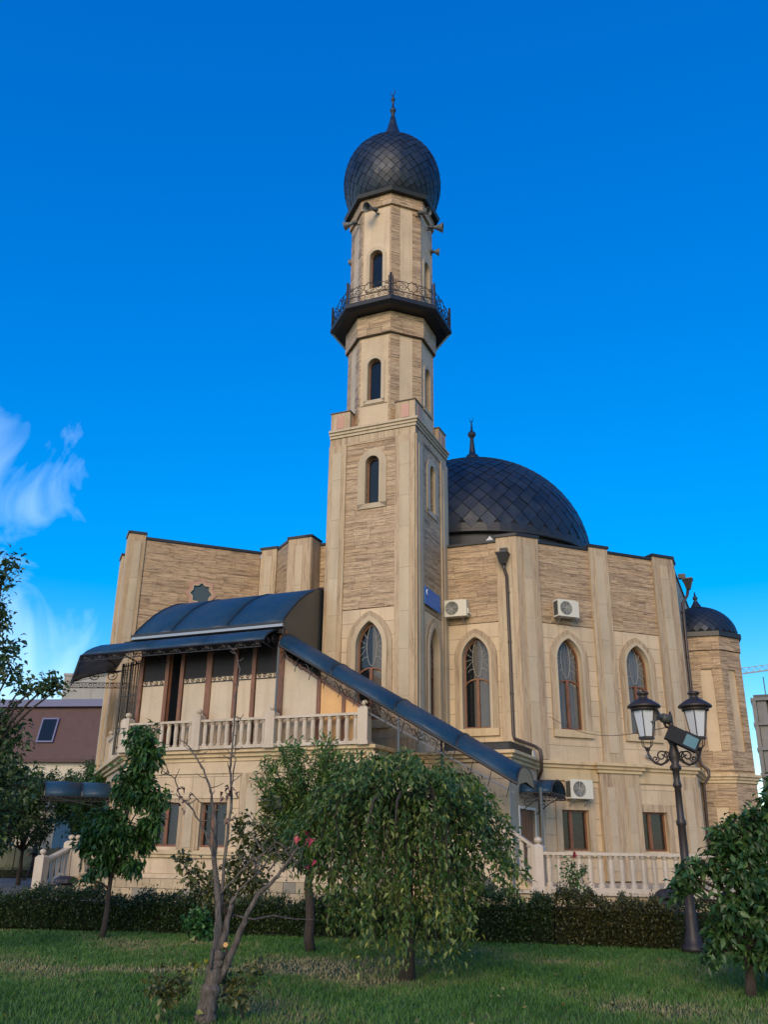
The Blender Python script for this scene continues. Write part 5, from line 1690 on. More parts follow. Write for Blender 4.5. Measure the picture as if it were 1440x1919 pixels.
# ================================================================== PERSON
def person(label, x, y, z, yaw):
    root = thing('person', label, 'person', Matrix.Translation((x, y, z)) @ Matrix.Rotation(yaw, 4, 'Z'))
    V = {'pel': (0, 0, 0.93, .15), 'wai': (0, 0, 1.08, .14), 'che': (0.02, 0, 1.30, .17), 'nb': (0.03, 0, 1.46, .075), 'nk': (0.05, 0, 1.52, .058), 'hd': (0.07, 0, 1.62, .092), 'ht': (0.07, 0, 1.70, .085),
         'sl': (0.02, .19, 1.41, .07), 'el': (0.02, .25, 1.14, .052), 'wl': (0.22, .20, 1.05, .036), 'sr': (0.02, -.19, 1.41, .07), 'er': (-0.02, -.25, 1.14, .052), 'wr': (0.20, -.20, 1.07, .036),
         'hl': (0, .10, 0.88, .095), 'kl': (0.10, .11, 0.50, .068), 'al': (0.20, .11, 0.10, .042), 'hr': (0, -.10, 0.88, .095), 'kr': (0.02, -.11, 0.49, .068), 'ar': (-0.20, -.11, 0.12, .042),
         'tl': (0.34, .12, 0.05, .036), 'tr': (-0.07, -.12, 0.05, .036)}
    E = [('pel', 'wai'), ('wai', 'che'), ('che', 'nb'), ('nb', 'nk'), ('nk', 'hd'), ('hd', 'ht'), ('che', 'sl'), ('sl', 'el'), ('el', 'wl'), ('che', 'sr'), ('sr', 'er'), ('er', 'wr'),
         ('pel', 'hl'), ('hl', 'kl'), ('kl', 'al'), ('al', 'tl'), ('pel', 'hr'), ('hr', 'kr'), ('kr', 'ar'), ('ar', 'tr')]
    ks = list(V)
    me = bpy.data.meshes.new('body')
    me.from_pydata([V[k][:3] for k in ks], [(ks.index(a), ks.index(b_)) for a, b_ in E], [])
    o = link('body', me, root)
    o.modifiers.new('skin', 'SKIN')
    for i, k in enumerate(ks):
        me.skin_vertices[0].data[i].radius = (V[k][3], V[k][3] * (1.15 if k in ('che', 'pel', 'wai') else 1))
    me.skin_vertices[0].data[0].use_root = True
    o.modifiers.new('sub', 'SUBSURF').levels = 2
    o.modifiers[-1].render_levels = 2
    dg = bpy.context.evaluated_depsgraph_get()
    nm = bpy.data.meshes.new_from_object(o.evaluated_get(dg))
    o.modifiers.clear()
    o.data = nm
    nm.materials.clear()
    for m_ in ('cloth_dark', 'skin'):
        nm.materials.append(MATS[m_])
    for p in nm.polygons:
        p.use_smooth = True
        p.material_index = 1 if p.center.z > 1.50 else 0
    MB().lathe([(0.098, 1.62), (0.106, 1.68), (0.098, 1.75), (0.06, 1.785), (0.01, 1.79)], 12, 0.055, 0).build('hair', 'hair', root, True)
    f = MB()
    f.lathe([(0.012, 1.60), (0.02, 1.61), (0.006, 1.65)], 6, 0.165, 0)
    f.build('nose', 'skin', root)
    e = MB()
    for s_ in (-1, 1):
        e.lathe([(0.004, 1.642), (0.012, 1.65), (0.004, 1.658)], 6, 0.152, s_ * 0.035)
    e.build('eye', 'hair', root)
    MB().box(0.148, 0.165, -0.025, 0.025, 1.572, 1.58).build('mouth', 'red_petal', root)
    for s_, w in ((1, V['wl']), (-1, V['wr'])):
        h = MB()
        x0, y0, z0 = w[:3]
        h.lathe([(0.02, z0 - 0.045), (0.036, z0 - 0.02), (0.036, z0 + 0.02), (0.02, z0 + 0.04)], 8, x0 + 0.045, y0)
        for i in range(4):
            yy = y0 - 0.03 + 0.02 * i
            L = (0.06, 0.072, 0.068, 0.05)[i]
            h.tube([(x0 + 0.07, yy, z0), (x0 + 0.07 + L * 0.6, yy, z0 - 0.012), (x0 + 0.07 + L, yy, z0 - 0.04)], [0.010, 0.009, 0.007], 5)
        h.tube([(x0 + 0.03, y0 - s_ * 0.03, z0 + 0.01), (x0 + 0.07, y0 - s_ * 0.05, z0 + 0.03), (x0 + 0.10, y0 - s_ * 0.045, z0 + 0.03)], [0.011, 0.010, 0.007], 5)
        h.build('hand', 'skin', root)
    for s_, a in ((1, V['tl']), (-1, V['tr'])):
        MB().tube([(a[0] - 0.14, a[1], 0.05), (a[0] - 0.02, a[1], 0.045), (a[0] + 0.08, a[1], 0.03)], [0.05, 0.052, 0.035], 8).build('shoe', 'hair', root)
    return root


pp = Vector((-15.05, 41.0, -0.03))
person('person in dark clothes walking on the path behind the left steps', pp.x, pp.y, pp.z, R_(200))

# ================================================================== BACKGROUND BUILDINGS
bg_ = thing('mansard_house', 'long low house with a plum mansard roof and skylights behind the left trees', 'house', Matrix.Translation((-24.5, 56, 0)) @ Matrix.Rotation(R_(-7), 4, 'Z'))
MB().box(-6, 10.5, 0.0, 9, 0, 6.3).build('wall', 'render_wall', bg_)
MB().sweepx([(-0.25, 6.2), (0.75, 9.5), (8.25, 9.5), (9.25, 6.2)], -6.2, 10.7).build('roof', 'roof_plum', bg_)
MB().sweepx([(0.45, 9.5), (0.45, 9.95), (8.5, 9.95), (8.5, 9.5)], -6.25, 10.75).build('roof_trim', 'roof_trim', bg_)
MB().box(-6.2, 10.7, -0.35, -0.2, 6.05, 6.25).build('eaves_board', 'roof_plum', bg_)
for x in (-3.4, -0.2, 3.75, 8.2):
    M = Matrix.Translation((x, 0.12, 7.3)) @ Matrix.Rotation(R_(-17), 4, 'X')
    w = MB(M).box(-0.55, 0.55, -0.18, 0.05, -0.1, 1.5).build('skylight', 'roof_trim', bg_)
    MB(M).box(-0.45, 0.45, -0.20, -0.17, 0.0, 1.4).build('pane', 'dark_glass', w)
for x in (-4, -1, 2, 5, 8):
    w = MB().box(x - 0.6, x + 0.6, -0.05, 0.05, 2.6, 4.3).build('window', 'white_paint', bg_)
    MB().box(x - 0.5, x + 0.5, -0.07, -0.04, 2.7, 4.2).build('pane', 'dark_glass', w)
bg2 = thing('grey_block', 'plain pale grey block rising behind the plum roof', 'building', Matrix.Translation((-25.2, 74, 0)))
MB().box(-1.6, 5.5, 0, 8, 0, 14.6).build('wall', 'grey_render', bg2)
MB().box(-1.65, 5.55, -0.1, 8, 14.6, 14.8).build('parapet', 'grey_render', bg2)
for x in (1.5, 2.4):
    w = MB().box(x - 0.12, x + 0.12, -0.06, 0.05, 12.4, 12.6).build('vent', 'ac_dark', bg2)
fw = thing('boundary_wall', 'low dull green boundary wall beyond the left path', 'wall', Matrix.Translation((-20, 43.5, 0)) @ Matrix.Rotation(R_(3), 4, 'Z'))
for i in range(9):
    slab('panel', 'fence_green', fw, I4, -5 + i * 2.0, -3.02 + i * 2.0, 0, 0.15, 0, 1.25)
    MB().box(-5.06 + i * 2, -4.96 + i * 2, -0.05, 0.2, 0, 1.32).build('post', 'fence_green', fw)
sh_ = thing('garden_shed', 'small cream hut with a blue grey roof among the left trees', 'hut', Matrix.Translation((-17.2, 44.5, 0)))
MB().box(-2.6, 1.6, 0, 3, 0, 3.1).build('wall', 'render_wall', sh_)
MB().box(-2.9, 1.9, -0.5, 3.3, 3.1, 3.45).build('roof', 'roof_trim', sh_)
cb = thing('tower_block_shell', 'grey concrete apartment block under construction beyond the turret', 'building', Matrix.Translation((37.6, 90, 0)) @ Matrix.Rotation(R_(-24), 4, 'Z'))
MB().box(0.3, 14, 0.9, 10, 0, 16.4).build('core', 'ac_dark', cb)
for k in range(7):
    z = 1.0 + k * 2.45
    MB().box(0, 14, 0, 10, z, z + 0.28).build('floor_slab', 'concrete', cb)
    for x in (0.1, 2.2, 4.4, 6.6, 8.8):
        if z < 15:
            MB().box(x, x + 0.4, 0.05, 0.5, z + 0.28, z + 2.45).build('column', 'concrete', cb)
    for x, w in ((0.55, 0.9), (2.7, 1.2), (4.9, 0.8), (7.2, 1.0)):
        if z < 15:
            MB().box(x, x + w, 0.3, 0.45, z + 0.28, z + 2.45).build('infill_panel', 'concrete', cb)
for x in (1.5, 3.2, 5.4):
    MB().tube([(x, 1, 15.9), (x, 1, 18.2)], 0.07, 4).build('reinforcing_rod', 'iron', cb)
cr = thing('tower_crane', 'yellowish lattice crane jib crossing the sky at the right edge', 'crane', Matrix.Translation((52, 140, 0)))
q = MB()
p0, p1 = Vector((0, 0, 27.0)), Vector((30, 0, 31.2))
for dy, dz in ((-0.5, 0), (0.5, 0), (0, 0.9)):
    q.tube([p0 + Vector((0, dy, dz)), p1 + Vector((0, dy, dz))], 0.07, 4)
for i in range(28):
    a, b_ = p0.lerp(p1, i / 28), p0.lerp(p1, (i + 0.5) / 28)
    c = p0.lerp(p1, (i + 1) / 28)
    q.tube([a + Vector((0, -0.5, 0)), b_ + Vector((0, 0, 0.9)), c + Vector((0, -0.5, 0))], 0.04, 3)
    q.tube([a + Vector((0, 0.5, 0)), b_ + Vector((0, 0, 0.9)), c + Vector((0, 0.5, 0))], 0.04, 3)
q.build('jib', 'crane_steel', cr)
MB().box(29, 30.6, -0.8, 0.8, 0, 31).build('mast', 'crane_steel', cr)

# ================================================================== VEGETATION
def leaves(name, P, D, size, width, mat, parent=None, fold=0.25, curl=0.2, jitter=0.3, tint=None, nside=None):
    """P (N,3) leaf bases, D (N,3) leaf directions; pointed folded leaves as one mesh"""
    P, D = np.asarray(P, float), np.asarray(D, float)
    N = len(P)
    D = D + rng.normal(0, jitter, D.shape)
    D /= np.linalg.norm(D, axis=1)[:, None] + 1e-9
    up = rng.normal(0, 0.7, (N, 3)) + np.array([0, 0, 1.0])
    W = np.cross(D, up)
    W /= np.linalg.norm(W, axis=1)[:, None] + 1e-9
    Nn = np.cross(W, D)
    s = size * rng.uniform(0.6, 1.25, N)[:, None]
    w = width * s
    # base, mid left, mid right, keel, tip
    V = np.empty((N, 5, 3))
    V[:, 0] = P
    V[:, 1] = P + D * s * 0.45 - W * w * 0.5 + Nn * w * fold
    V[:, 2] = P + D * s * 0.45 + W * w * 0.5 + Nn * w * fold
    V[:, 3] = P + D * s * 0.5
    V[:, 4] = P + D * s - Nn * s * curl
    tri = np.array([[0, 3, 1], [0, 2, 3], [1, 3, 4], [3, 2, 4]])
    F = (tri[None] + (np.arange(N) * 5)[:, None, None]).reshape(-1, 3)
    me = bpy.data.meshes.new(name)
    me.vertices.add(N * 5)
    me.vertices.foreach_set('co', V.reshape(-1).astype(np.float32))
    nf = len(F)
    me.loops.add(nf * 3)
    me.loops.foreach_set('vertex_index', F.reshape(-1).astype(np.int32))
    me.polygons.add(nf)
    me.polygons.foreach_set('loop_start', (np.arange(nf) * 3).astype(np.int32))
    me.polygons.foreach_set('loop_total', np.full(nf, 3, np.int32))
    me.update(calc_edges=True)
    t = rng.beta(2.2, 2.2, N) if tint is None else tint
    at = me.attributes.new('tint', 'FLOAT', 'POINT')
    at.data.foreach_set('value', np.repeat(t, 5).astype(np.float32))
    me.materials.append(MATS[mat])
    return link(name, me, parent)


def rand_dirs(n, down=0.0):
    d = rng.normal(0, 1, (n, 3))
    d[:, 2] -= down
    return d / np.linalg.norm(d, axis=1)[:, None]


def wobble(p0, p1, n=5, amp=0.05, sag=0.0):
    p0, p1 = Vector(p0), Vector(p1)
    return [p0.lerp(p1, i / n) + Vector((rnd.gauss(0, amp), rnd.gauss(0, amp), rnd.gauss(0, amp) * 0.5 - sag * math.sin(math.pi * i / n))) * (1 if 0 < i < n else 0) for i in range(n + 1)]


def taper(n, a, b_):
    return [a + (b_ - a) * i / (n - 1) for i in range(n)]


def clump_tree(name, label, cat, base, trunk_top, clumps, leaf_n, size, width, mat, bark='bark_brown', r0=0.07, group=None, down=0.8, twig=True, spread=0.55, tints=None):
    """tree from a trunk, limbs to every clump (x,y,z,r) and leaves gathered on twigs inside the clumps"""
    t = thing(name, label, cat, Matrix.Translation(base), group)
    o = Vector(base)
    tr = MB()
    tp_ = Vector(trunk_top) - o
    path = wobble((0, 0, -0.05), tp_, 6, 0.012)
    tr.tube(path, taper(len(path), r0, r0 * 0.6), 8)
    P, D = [], []
    tot = sum(c[3] ** 2 for c in clumps)
    for cx, cy, cz, cr_ in clumps:
        c = Vector((cx, cy, cz)) - o
        lp = wobble(path[-1] if c.z > tp_.z else path[4], c, 5, 0.05)
        tr.tube(lp, taper(len(lp), r0 * 0.45, r0 * 0.12), 5)
        nl = int(leaf_n * cr_ ** 2 / tot)
        ntw = max(5, nl // 16)
        for k in range(ntw):
            e = c + Vector(rand_dirs(1)[0]) * cr_ * (rnd.uniform(0.25, 1.0) ** 0.6)
            s_ = c + (e - c) * rnd.uniform(0.0, 0.4)
            if twig and k % 2 == 0:
                tr.tube([s_, (s_ + e) / 2 + Vector((0, 0, 0.03)), e], [r0 * 0.1, r0 * 0.07, r0 * 0.03], 3)
            for j in range(16):
                u_ = rnd.uniform(0.15, 1.0)
                p = s_.lerp(e, u_) + Vector((rnd.gauss(0, .05), rnd.gauss(0, .05), rnd.gauss(0, .05))) * spread * 2
                P.append(p)
                dd_ = (e - s_).normalized() * 0.7 + Vector((rnd.gauss(0, .6), rnd.gauss(0, .6), -down + rnd.gauss(0, .4)))
                D.append(dd_)
    tr.build('trunk', bark, t, True)
    leaves('foliage', P, D, size, width, mat, t)
    return t


# weeping tree in the middle
wt = thing('weeping_tree', 'broad weeping tree with drooping leafy strands in front of the stair', 'tree', Matrix.Translation((0.36, 12.6, 0)))
tr = MB()
tk = wobble((0, 0, -0.05), (0.03, 0.0, 1.75), 6, 0.025)
tr.tube(tk, [0.12, 0.085, 0.075, 0.07, 0.07, 0.075, 0.085], 10)
P, D = [], []
tops = [(-1.5, 0, 2.2), (-1.2, 0.0, 2.5), (-0.75, -0.2, 2.72), (-0.3, 0.0, 2.68), (0.0, 0, 2.82), (0.3, 0.2, 2.6), (0.6, -0.1, 2.66), (1.0, 0.0, 2.5), (1.3, 0.1, 2.1), (1.5, 0, 1.8)]


def crown_top(x, y):
    z = 0
    wsum = 0
    for tx, ty, tz in tops:
        w = math.exp(-((x - tx) ** 2 / 0.09))
        z += w * tz
        wsum += w
    return z / (wsum + 1e-9) - 0.28 * (y / 1.3) ** 2


for i in range(16):
    a = 2 * math.pi * i / 16 + rnd.uniform(-.2, .2)
    rr = rnd.uniform(0.9, 1.5)
    zt = min(rnd.uniform(2.2, 2.6), crown_top(rr * math.cos(a), rr * math.sin(a)) - 0.15)
    pts = [Vector((0.03, 0, 1.6)), Vector((0.25 * math.cos(a), 0.25 * math.sin(a), 2.1 + rnd.uniform(0, .2))), Vector((rr * 0.55 * math.cos(a), rr * 0.55 * math.sin(a), zt)), Vector((rr * 0.85 * math.cos(a), rr * 0.85 * math.sin(a), zt - 0.12)), Vector((rr * math.cos(a), rr * math.sin(a), zt - 0.45))]
    tr.tube(pts, [0.045, 0.035, 0.025, 0.016, 0.008], 6)
# bushy head: leaf tufts along arching twigs
for i in range(215):
    a = rnd.uniform(0, 2 * math.pi)
    r_ = math.sqrt(rnd.uniform(0.0, 1.0)) * rnd.choice((0.85, 1.0, 1.0, 1.1))
    x, y = 1.6 * r_ * math.cos(a) - 0.06, 1.25 * r_ * math.sin(a)
    zt = crown_top(x, y) - rnd.uniform(0.0, 0.85) ** 1.3
    e = Vector((x, y, zt)) + Vector((rnd.gauss(0, .06), rnd.gauss(0, .06), rnd.gauss(0.02, .07)))
    s_ = e * 0.72 + Vector((0, 0, 0.27 * zt))
    s_.z = zt + rnd.uniform(-.05, .12)
    pts = [s_, (s_ + e) / 2 + Vector((0, 0, .06)), e, e + Vector((0.06 * math.cos(a), 0.06 * math.sin(a), -0.16))]
    if i % 3 == 0:
        tr.tube(pts, [.009, .007, .005, .003], 3, caps=False)
    for k in range(56):
        u_ = rnd.uniform(0.1, 2.99)
        p = pts[int(u_)].lerp(pts[int(u_) + 1], u_ - int(u_))
        P.append(p + Vector((rnd.gauss(0, .05), rnd.gauss(0, .05), rnd.gauss(0, .045))))
        D.append(Vector((math.cos(a) * 0.5 + rnd.gauss(0, .6), math.sin(a) * 0.5 + rnd.gauss(0, .6), -0.75 + rnd.gauss(0, .35))))
# hanging strands, gathered in bunches with gaps between
bunch = [2 * math.pi * (k + rnd.uniform(-.4, .4)) / 22 for k in range(22)]
for i in range(215):
    a = rnd.choice(bunch) + rnd.gauss(0, 0.09)
    r_ = rnd.uniform(0.25, 1.0)
    x, y = 1.50 * r_ * math.cos(a) + 0.02, 1.2 * r_ * math.sin(a)
    zt = crown_top(x, y) - rnd.uniform(0.3, 0.8)
    zb = rnd.uniform(0.10, 0.6) if rnd.random() < 0.5 else rnd.uniform(0.6, 1.3)
    if abs(x) > 0.95:
        zb = max(zb, 0.95 + rnd.uniform(0, .45))
    elif abs(x) > 0.7:
        zb = max(zb, rnd.uniform(0.3, 1.0))
    if zb > zt - 0.25:
        zb = zt - 0.3
    out = Vector((math.cos(a), math.sin(a), 0))
    n = max(3, int((zt - zb) / 0.16))
    pts = []
    for k in range(n + 1):
        u_ = k / n
        pts.append(Vector((x, y, zt)) + out * (0.12 * math.sin(u_ * 1.3)) + Vector((rnd.gauss(0, .02), rnd.gauss(0, .02), -(zt - zb) * u_ + 0.05 * math.sin(math.pi * min(1, u_ * 3)))))
    if i % 2 == 0:
        tr.tube(pts, taper(len(pts), 0.008, 0.003), 3, caps=False)
    for k in range(int((zt - zb) / 0.027)):
        u_ = rnd.random() ** 0.85
        q_ = u_ * n
        k0 = min(n - 1, int(q_))
        p = pts[k0].lerp(pts[k0 + 1], q_ - k0)
        P.append(p + Vector((rnd.gauss(0, .035), rnd.gauss(0, .035), 0)))
        D.append(Vector((rnd.gauss(0, .6), rnd.gauss(0, .6), -0.9)))
tr.build('trunk', 'bark_brown', wt, True)
Pz = np.array([p.z for p in P])
tint = np.clip(rng.beta(2.2, 2.4, len(P)) + np.where(Pz < 1.2, 0.14, 0.0), 0, 1)
leaves('foliage', P, D, 0.092, 0.38, 'leaf_weeping', wt, jitter=0.25, tint=tint)

# slender upright peach tree behind it
pk = thing('peach_tree', 'bright upright peach tree with narrow leaves left of the weeping tree', 'tree', Matrix.Translation((-1.08, 15.5, 0)))
tr = MB()
tr.tube(wobble((0, 0, -0.05), (-0.05, 0, 1.25), 5, 0.03), taper(6, 0.085, 0.06), 8)
P, D = [], []
for i in range(120):
    ex = rnd.uniform(-1.05, 1.0)
    ez = 3.30 - 0.55 * abs(ex + 0.1) ** 1.5 + rnd.uniform(-1.5, 0.12) * (1 if rnd.random() < 0.7 else 0.2)
    ez = max(1.0, ez)
    ey = rnd.uniform(-0.7, 0.7)
    s_ = Vector((-0.05 + ex * 0.15, ey * 0.2, 1.1 + rnd.uniform(0, .5)))
    e = Vector((ex, ey, ez))
    pts = wobble(s_, e, 5, 0.04)
    tr.tube(pts, taper(6, 0.02, 0.004), 4)
    for k in range(125):
        u_ = rnd.uniform(0.3, 1.03)
        q_ = min(4.99, u_ * 5)
        p = pts[int(q_)].lerp(pts[int(q_) + 1], q_ - int(q_))
        P.append(p + Vector((rnd.gauss(0, .05), rnd.gauss(0, .05), rnd.gauss(0, .05))))
        dd_ = (e - s_).normalized() * 0.7 + Vector((rnd.gauss(0, .6), rnd.gauss(0, .6), rnd.gauss(-0.25, .4)))
        D.append(dd_)
tr.build('trunk', 'bark_brown', pk, True)
leaves('foliage', P, D, 0.13, 0.22, 'leaf_peach', pk)

clump_tree('young_tree', 'young slim tree with dense dark green leaves before the left stone corner', 'tree', (-4.92, 17.2, 0), (-4.86, 17.2, 1.15),
           [(-4.62, 17.2, 3.45, .36), (-4.48, 17.2, 3.1, .42), (-4.62, 17.1, 2.7, .42), (-4.78, 17.3, 2.45, .36), (-4.45, 17.2, 2.45, .34), (-4.15, 17.2, 2.35, .25), (-5.05, 17.1, 1.85, .46), (-5.3, 17.2, 1.6, .36),
            (-4.75, 17.1, 1.75, .42), (-4.4, 17.3, 1.65, .36), (-4.2, 17.1, 1.9, .28), (-5.0, 17.2, 1.25, .36), (-4.55, 17.2, 1.25, .3), (-5.35, 17.2, 1.95, .22), (-5.25, 17.3, 0.98, .16)],
           7200, 0.155, 0.36, 'leaf_cherry', r0=0.06, down=0.9, spread=0.4)
clump_tree('apple_tree', 'tall loose leaved tree cut by the left edge of the picture', 'tree', (-6.9, 14.0, 0), (-6.75, 14.0, 2.2),
           [(-6.25, 14, 5.95, .16), (-6.32, 14, 5.6, .24), (-6.45, 14.1, 5.2, .32), (-6.2, 14, 4.95, .28), (-6.5, 13.9, 4.6, .4), (-6.15, 14.1, 4.35, .36), (-5.95, 14, 4.1, .22), (-5.75, 14, 3.85, .2), (-5.45, 14, 3.9, .14), (-5.25, 14, 3.98, .14), (-5.15, 14, 3.85, .1),
            (-6.4, 14, 3.7, .5), (-6.0, 14.1, 3.3, .42), (-5.7, 14, 2.95, .3), (-6.5, 14, 2.8, .55), (-6.0, 13.8, 2.5, .5), (-5.5, 14.1, 2.4, .3), (-6.5, 14, 1.9, .6), (-5.9, 14, 1.7, .45), (-6.6, 14.2, 1.2, .5), (-7.1, 14, 4.2, .6), (-7.2, 14, 3.0, .7)],
           7500, 0.11, 0.55, 'leaf_apple', r0=0.10, down=0.3, spread=0.7)
clump_tree('laurel_tree', 'dense dark glossy leaved tree at the right edge hiding the lamp foot', 'tree', (4.35, 11.5, 0), (4.4, 11.5, 0.9),
           [(4.85, 11.5, 2.0, .38), (4.6, 11.4, 1.8, .40), (4.36, 11.5, 1.68, .32), (4.2, 11.5, 1.8, .14), (4.22, 11.5, 1.42, .30), (4.0, 11.5, 1.42, .12), (4.45, 11.3, 1.3, .42), (4.75, 11.5, 1.25, .5), (4.25, 11.4, 1.0, .34), (4.55, 11.4, 0.85, .42), (4.85, 11.5, 0.75, .4),
            (4.15, 11.5, 0.68, .2), (4.35, 11.45, 0.45, .2), (3.98, 11.5, 0.64, .14), (3.94, 11.5, 0.42, .12), (4.6, 11.4, 0.42, .28), (4.9, 11.5, 0.4, .3), (5.2, 11.6, 1.7, .6), (5.3, 11.5, 1.0, .6), (3.72, 11.5, 1.36, .07), (3.62, 11.5, 1.12, .06), (3.8, 11.5, 1.22, .07), (5.1, 11.5, 2.25, .35)],
           6400, 0.13, 0.46, 'leaf_laurel', r0=0.07, down=0.5, spread=0.5)
clump_tree('young_shrub', 'thin stemmed shrub with brownish olive leaves behind the bare trunk', 'shrub', (-1.75, 11.3, 0), (-1.8, 11.3, 0.8),
           [(-2.35, 11.3, 1.35, .12), (-2.15, 11.3, 1.25, .2), (-1.95, 11.3, 1.1, .22), (-1.75, 11.2, 1.35, .25), (-1.55, 11.3, 1.5, .25), (-1.4, 11.3, 1.8, .18), (-1.35, 11.3, 2.02, .1), (-1.65, 11.3, 1.75, .22), (-1.3, 11.3, 1.5, .2), (-1.6, 11.3, 1.1, .22), (-1.45, 11.3, 1.25, .2)],
           1100, 0.085, 0.6, 'leaf_olive', r0=0.022, down=0.2, spread=0.5)
clump_tree('leafy_bush', 'small bright green bush at the foot of the hedge', 'bush', (-3.2, 16.9, 0), (-3.2, 16.9, 0.1), [(-3.3, 16.9, 0.22, .16), (-3.1, 16.9, 0.28, .18), (-3.2, 16.9, 0.40, .12), (-3.02, 16.9, 0.15, .14)], 420, 0.10, 0.7, 'leaf_bright', r0=0.02, down=0.0)
rb = clump_tree('rose_bush', 'slim rose bush with a red bloom before the terrace balustrade', 'bush', (4.02, 19.5, 0), (4.02, 19.5, 0.6), [(3.98, 19.5, 1.25, .15), (3.9, 19.5, 1.08, .16), (4.05, 19.5, 0.95, .2), (4.1, 19.5, 0.75, .2), (3.98, 19.5, 0.55, .2), (4.15, 19.5, 1.1, .12)], 520, 0.07, 0.6, 'leaf_cherry', r0=0.02, down=0.2)
leaves('rose_bloom', [(0.02 + rnd.gauss(0, .02), -0.02 + rnd.gauss(0, .02), 1.42 + rnd.gauss(0, .02)) for _ in range(24)], rand_dirs(24, -0.6), 0.06, 0.9, 'leaf_red', rb)

# pruned bare tree in the foreground
bt = thing('pruned_tree', 'knotty pruned tree with bare forked branches in the left foreground', 'tree', Matrix.Translation((-1.66, 9.6, 0)))
tr = MB()
LIM = [
    ([(-1.66, -0.1), (-1.64, 0.15), (-1.60, 0.45), (-1.585, 0.60)], [.165, .135, .115, .11], 0, 0, 22),
    ([(-1.61, 0.42), (-1.58, 0.74), (-1.61, 1.04), (-1.70, 1.48), (-1.73, 1.80), (-1.77, 2.01), (-1.81, 2.14), (-1.91, 2.33), (-2.02, 2.48), (-2.13, 2.60), (-2.22, 2.66)], [.085, .07, .058, .046, .034, .026, .020, .017, .014, .010, .006], 0, 0.2, 8),
    ([(-1.57, 0.33), (-1.40, 0.68), (-1.31, 0.93), (-1.22, 1.11), (-1.04, 1.27), (-0.93, 1.40), (-0.83, 1.55), (-0.85, 1.66)], [.07, .055, .048, .042, .034, .025, .012, .006], 0, -0.35, 8),
    ([(-1.61, 1.10), (-1.34, 1.41), (-1.18, 1.50), (-1.05, 1.62)], [.022, .017, .012, .006], 0.02, -0.2, 6),
    ([(-1.49, 1.02), (-1.43, 1.15), (-1.23, 1.32), (-1.17, 1.42), (-1.12, 1.55)], [.028, .02, .018, .012, .006], 0, 0.15, 6),
    ([(-1.57, 0.62), (-1.51, 0.92), (-1.465, 1.09)], [.06, .045, .036], 0, 0.05, 8),
    ([(-1.69, 1.48), (-1.80, 1.70), (-1.92, 1.90), (-2.05, 2.03), (-2.12, 2.21), (-2.18, 2.26), (-2.25, 2.23)], [.026, .02, .016, .013, .010, .008, .005], 0, -0.3, 6),
    ([(-1.68, 1.55), (-1.78, 1.83), (-1.90, 1.98), (-2.03, 2.10)], [.018, .014, .010, .006], 0, 0.2, 5),
    ([(-1.60, 0.98), (-1.59, 1.54), (-1.58, 2.06), (-1.62, 2.33), (-1.61, 2.55), (-1.62, 3.04), (-1.60, 3.43), (-1.66, 3.60), (-1.77, 3.71)], [.03, .026, .022, .020, .018, .014, .011, .009, .005], 0.04, 0.25, 7),
    ([(-1.585, 2.05), (-1.55, 2.39), (-1.55, 2.52), (-1.54, 2.80), (-1.48, 2.89)], [.015, .013, .011, .008, .005], 0.05, -0.1, 6),
    ([(-1.50, 0.92), (-1.28, 0.87), (-1.10, 0.90), (-0.91, 0.86), (-0.67, 0.85)], [.022, .02, .016, .012, .008], 0.1, 0.5, 6),
    ([(-1.63, 0.45), (-1.625, 0.80), (-1.60, 1.02)], [.022, .016, .010], -0.1, 0.0, 6),
]
tw = []
for pts, rs, y0, dy, n in LIM:
    m = len(pts)
    path = []
    for i, (x, z) in enumerate(pts):
        path.append(Vector((x + 1.66 + rnd.gauss(0, .006), y0 + dy * i / (m - 1) + rnd.gauss(0, .01), z)))
    rs = [r_ * (0.62 if m == 4 and rs[0] > 0.1 else 0.56) for r_ in rs]
    # subdivide for knots
    pp_, rr_ = [], []
    for i in range(m - 1):
        for k in range(4 if n < 12 else 9):
            u_ = k / (4 if n < 12 else 9)
            pp_.append(path[i].lerp(path[i + 1], u_) + Vector((rnd.gauss(0, .004), rnd.gauss(0, .004), 0)))
            rr_.append((rs[i] + (rs[i + 1] - rs[i]) * u_) * rnd.uniform(0.88, 1.16))
    pp_.append(path[-1])
    rr_.append(rs[-1])
    b0 = len(tr.v)
    tr.tube(pp_, rr_, n)
    if n >= 12:
        prof_ = [rnd.uniform(0.86, 1.14) for _ in range(n)]
        for q_ in range(len(pp_)):
            for k in range(n):
                v_ = Vector(tr.v[b0 + q_ * n + k])
                tr.v[b0 + q_ * n + k] = tuple(pp_[q_] + (v_ - pp_[q_]) * (prof_[(k + q_ // 5) % n] * rnd.uniform(0.95, 1.06)))
    if m > 4:
        for i in range(6, len(pp_) - 1, 2):
            if pp_[i].z > 1.2:
                a = rnd.uniform(0, 6.28)
                l = rnd.uniform(0.04, 0.15)
                e = pp_[i] + Vector((math.cos(a) * l, rnd.uniform(-.5, .5) * l, rnd.uniform(0.2, 0.9) * l))
                tr.tube([pp_[i], (pp_[i] + e) / 2 + Vector((0, 0, -.01)), e], [.008, .006, .004], 4)
                tw.append(e)
for i in range(20):
    s_ = Vector((0.55 + rnd.uniform(-.25, .3), rnd.uniform(-.3, .1), 1.45 + rnd.uniform(-.15, .1)))
    e = s_ + Vector((rnd.uniform(-.16, .16), rnd.uniform(-.1, .1), rnd.uniform(.0, .25)))
    tr.tube(wobble(s_, e, 3, 0.02), taper(4, .012, .004), 5)
    tw.append(e)
tr.build('trunk', 'bark_grey', bt, True)
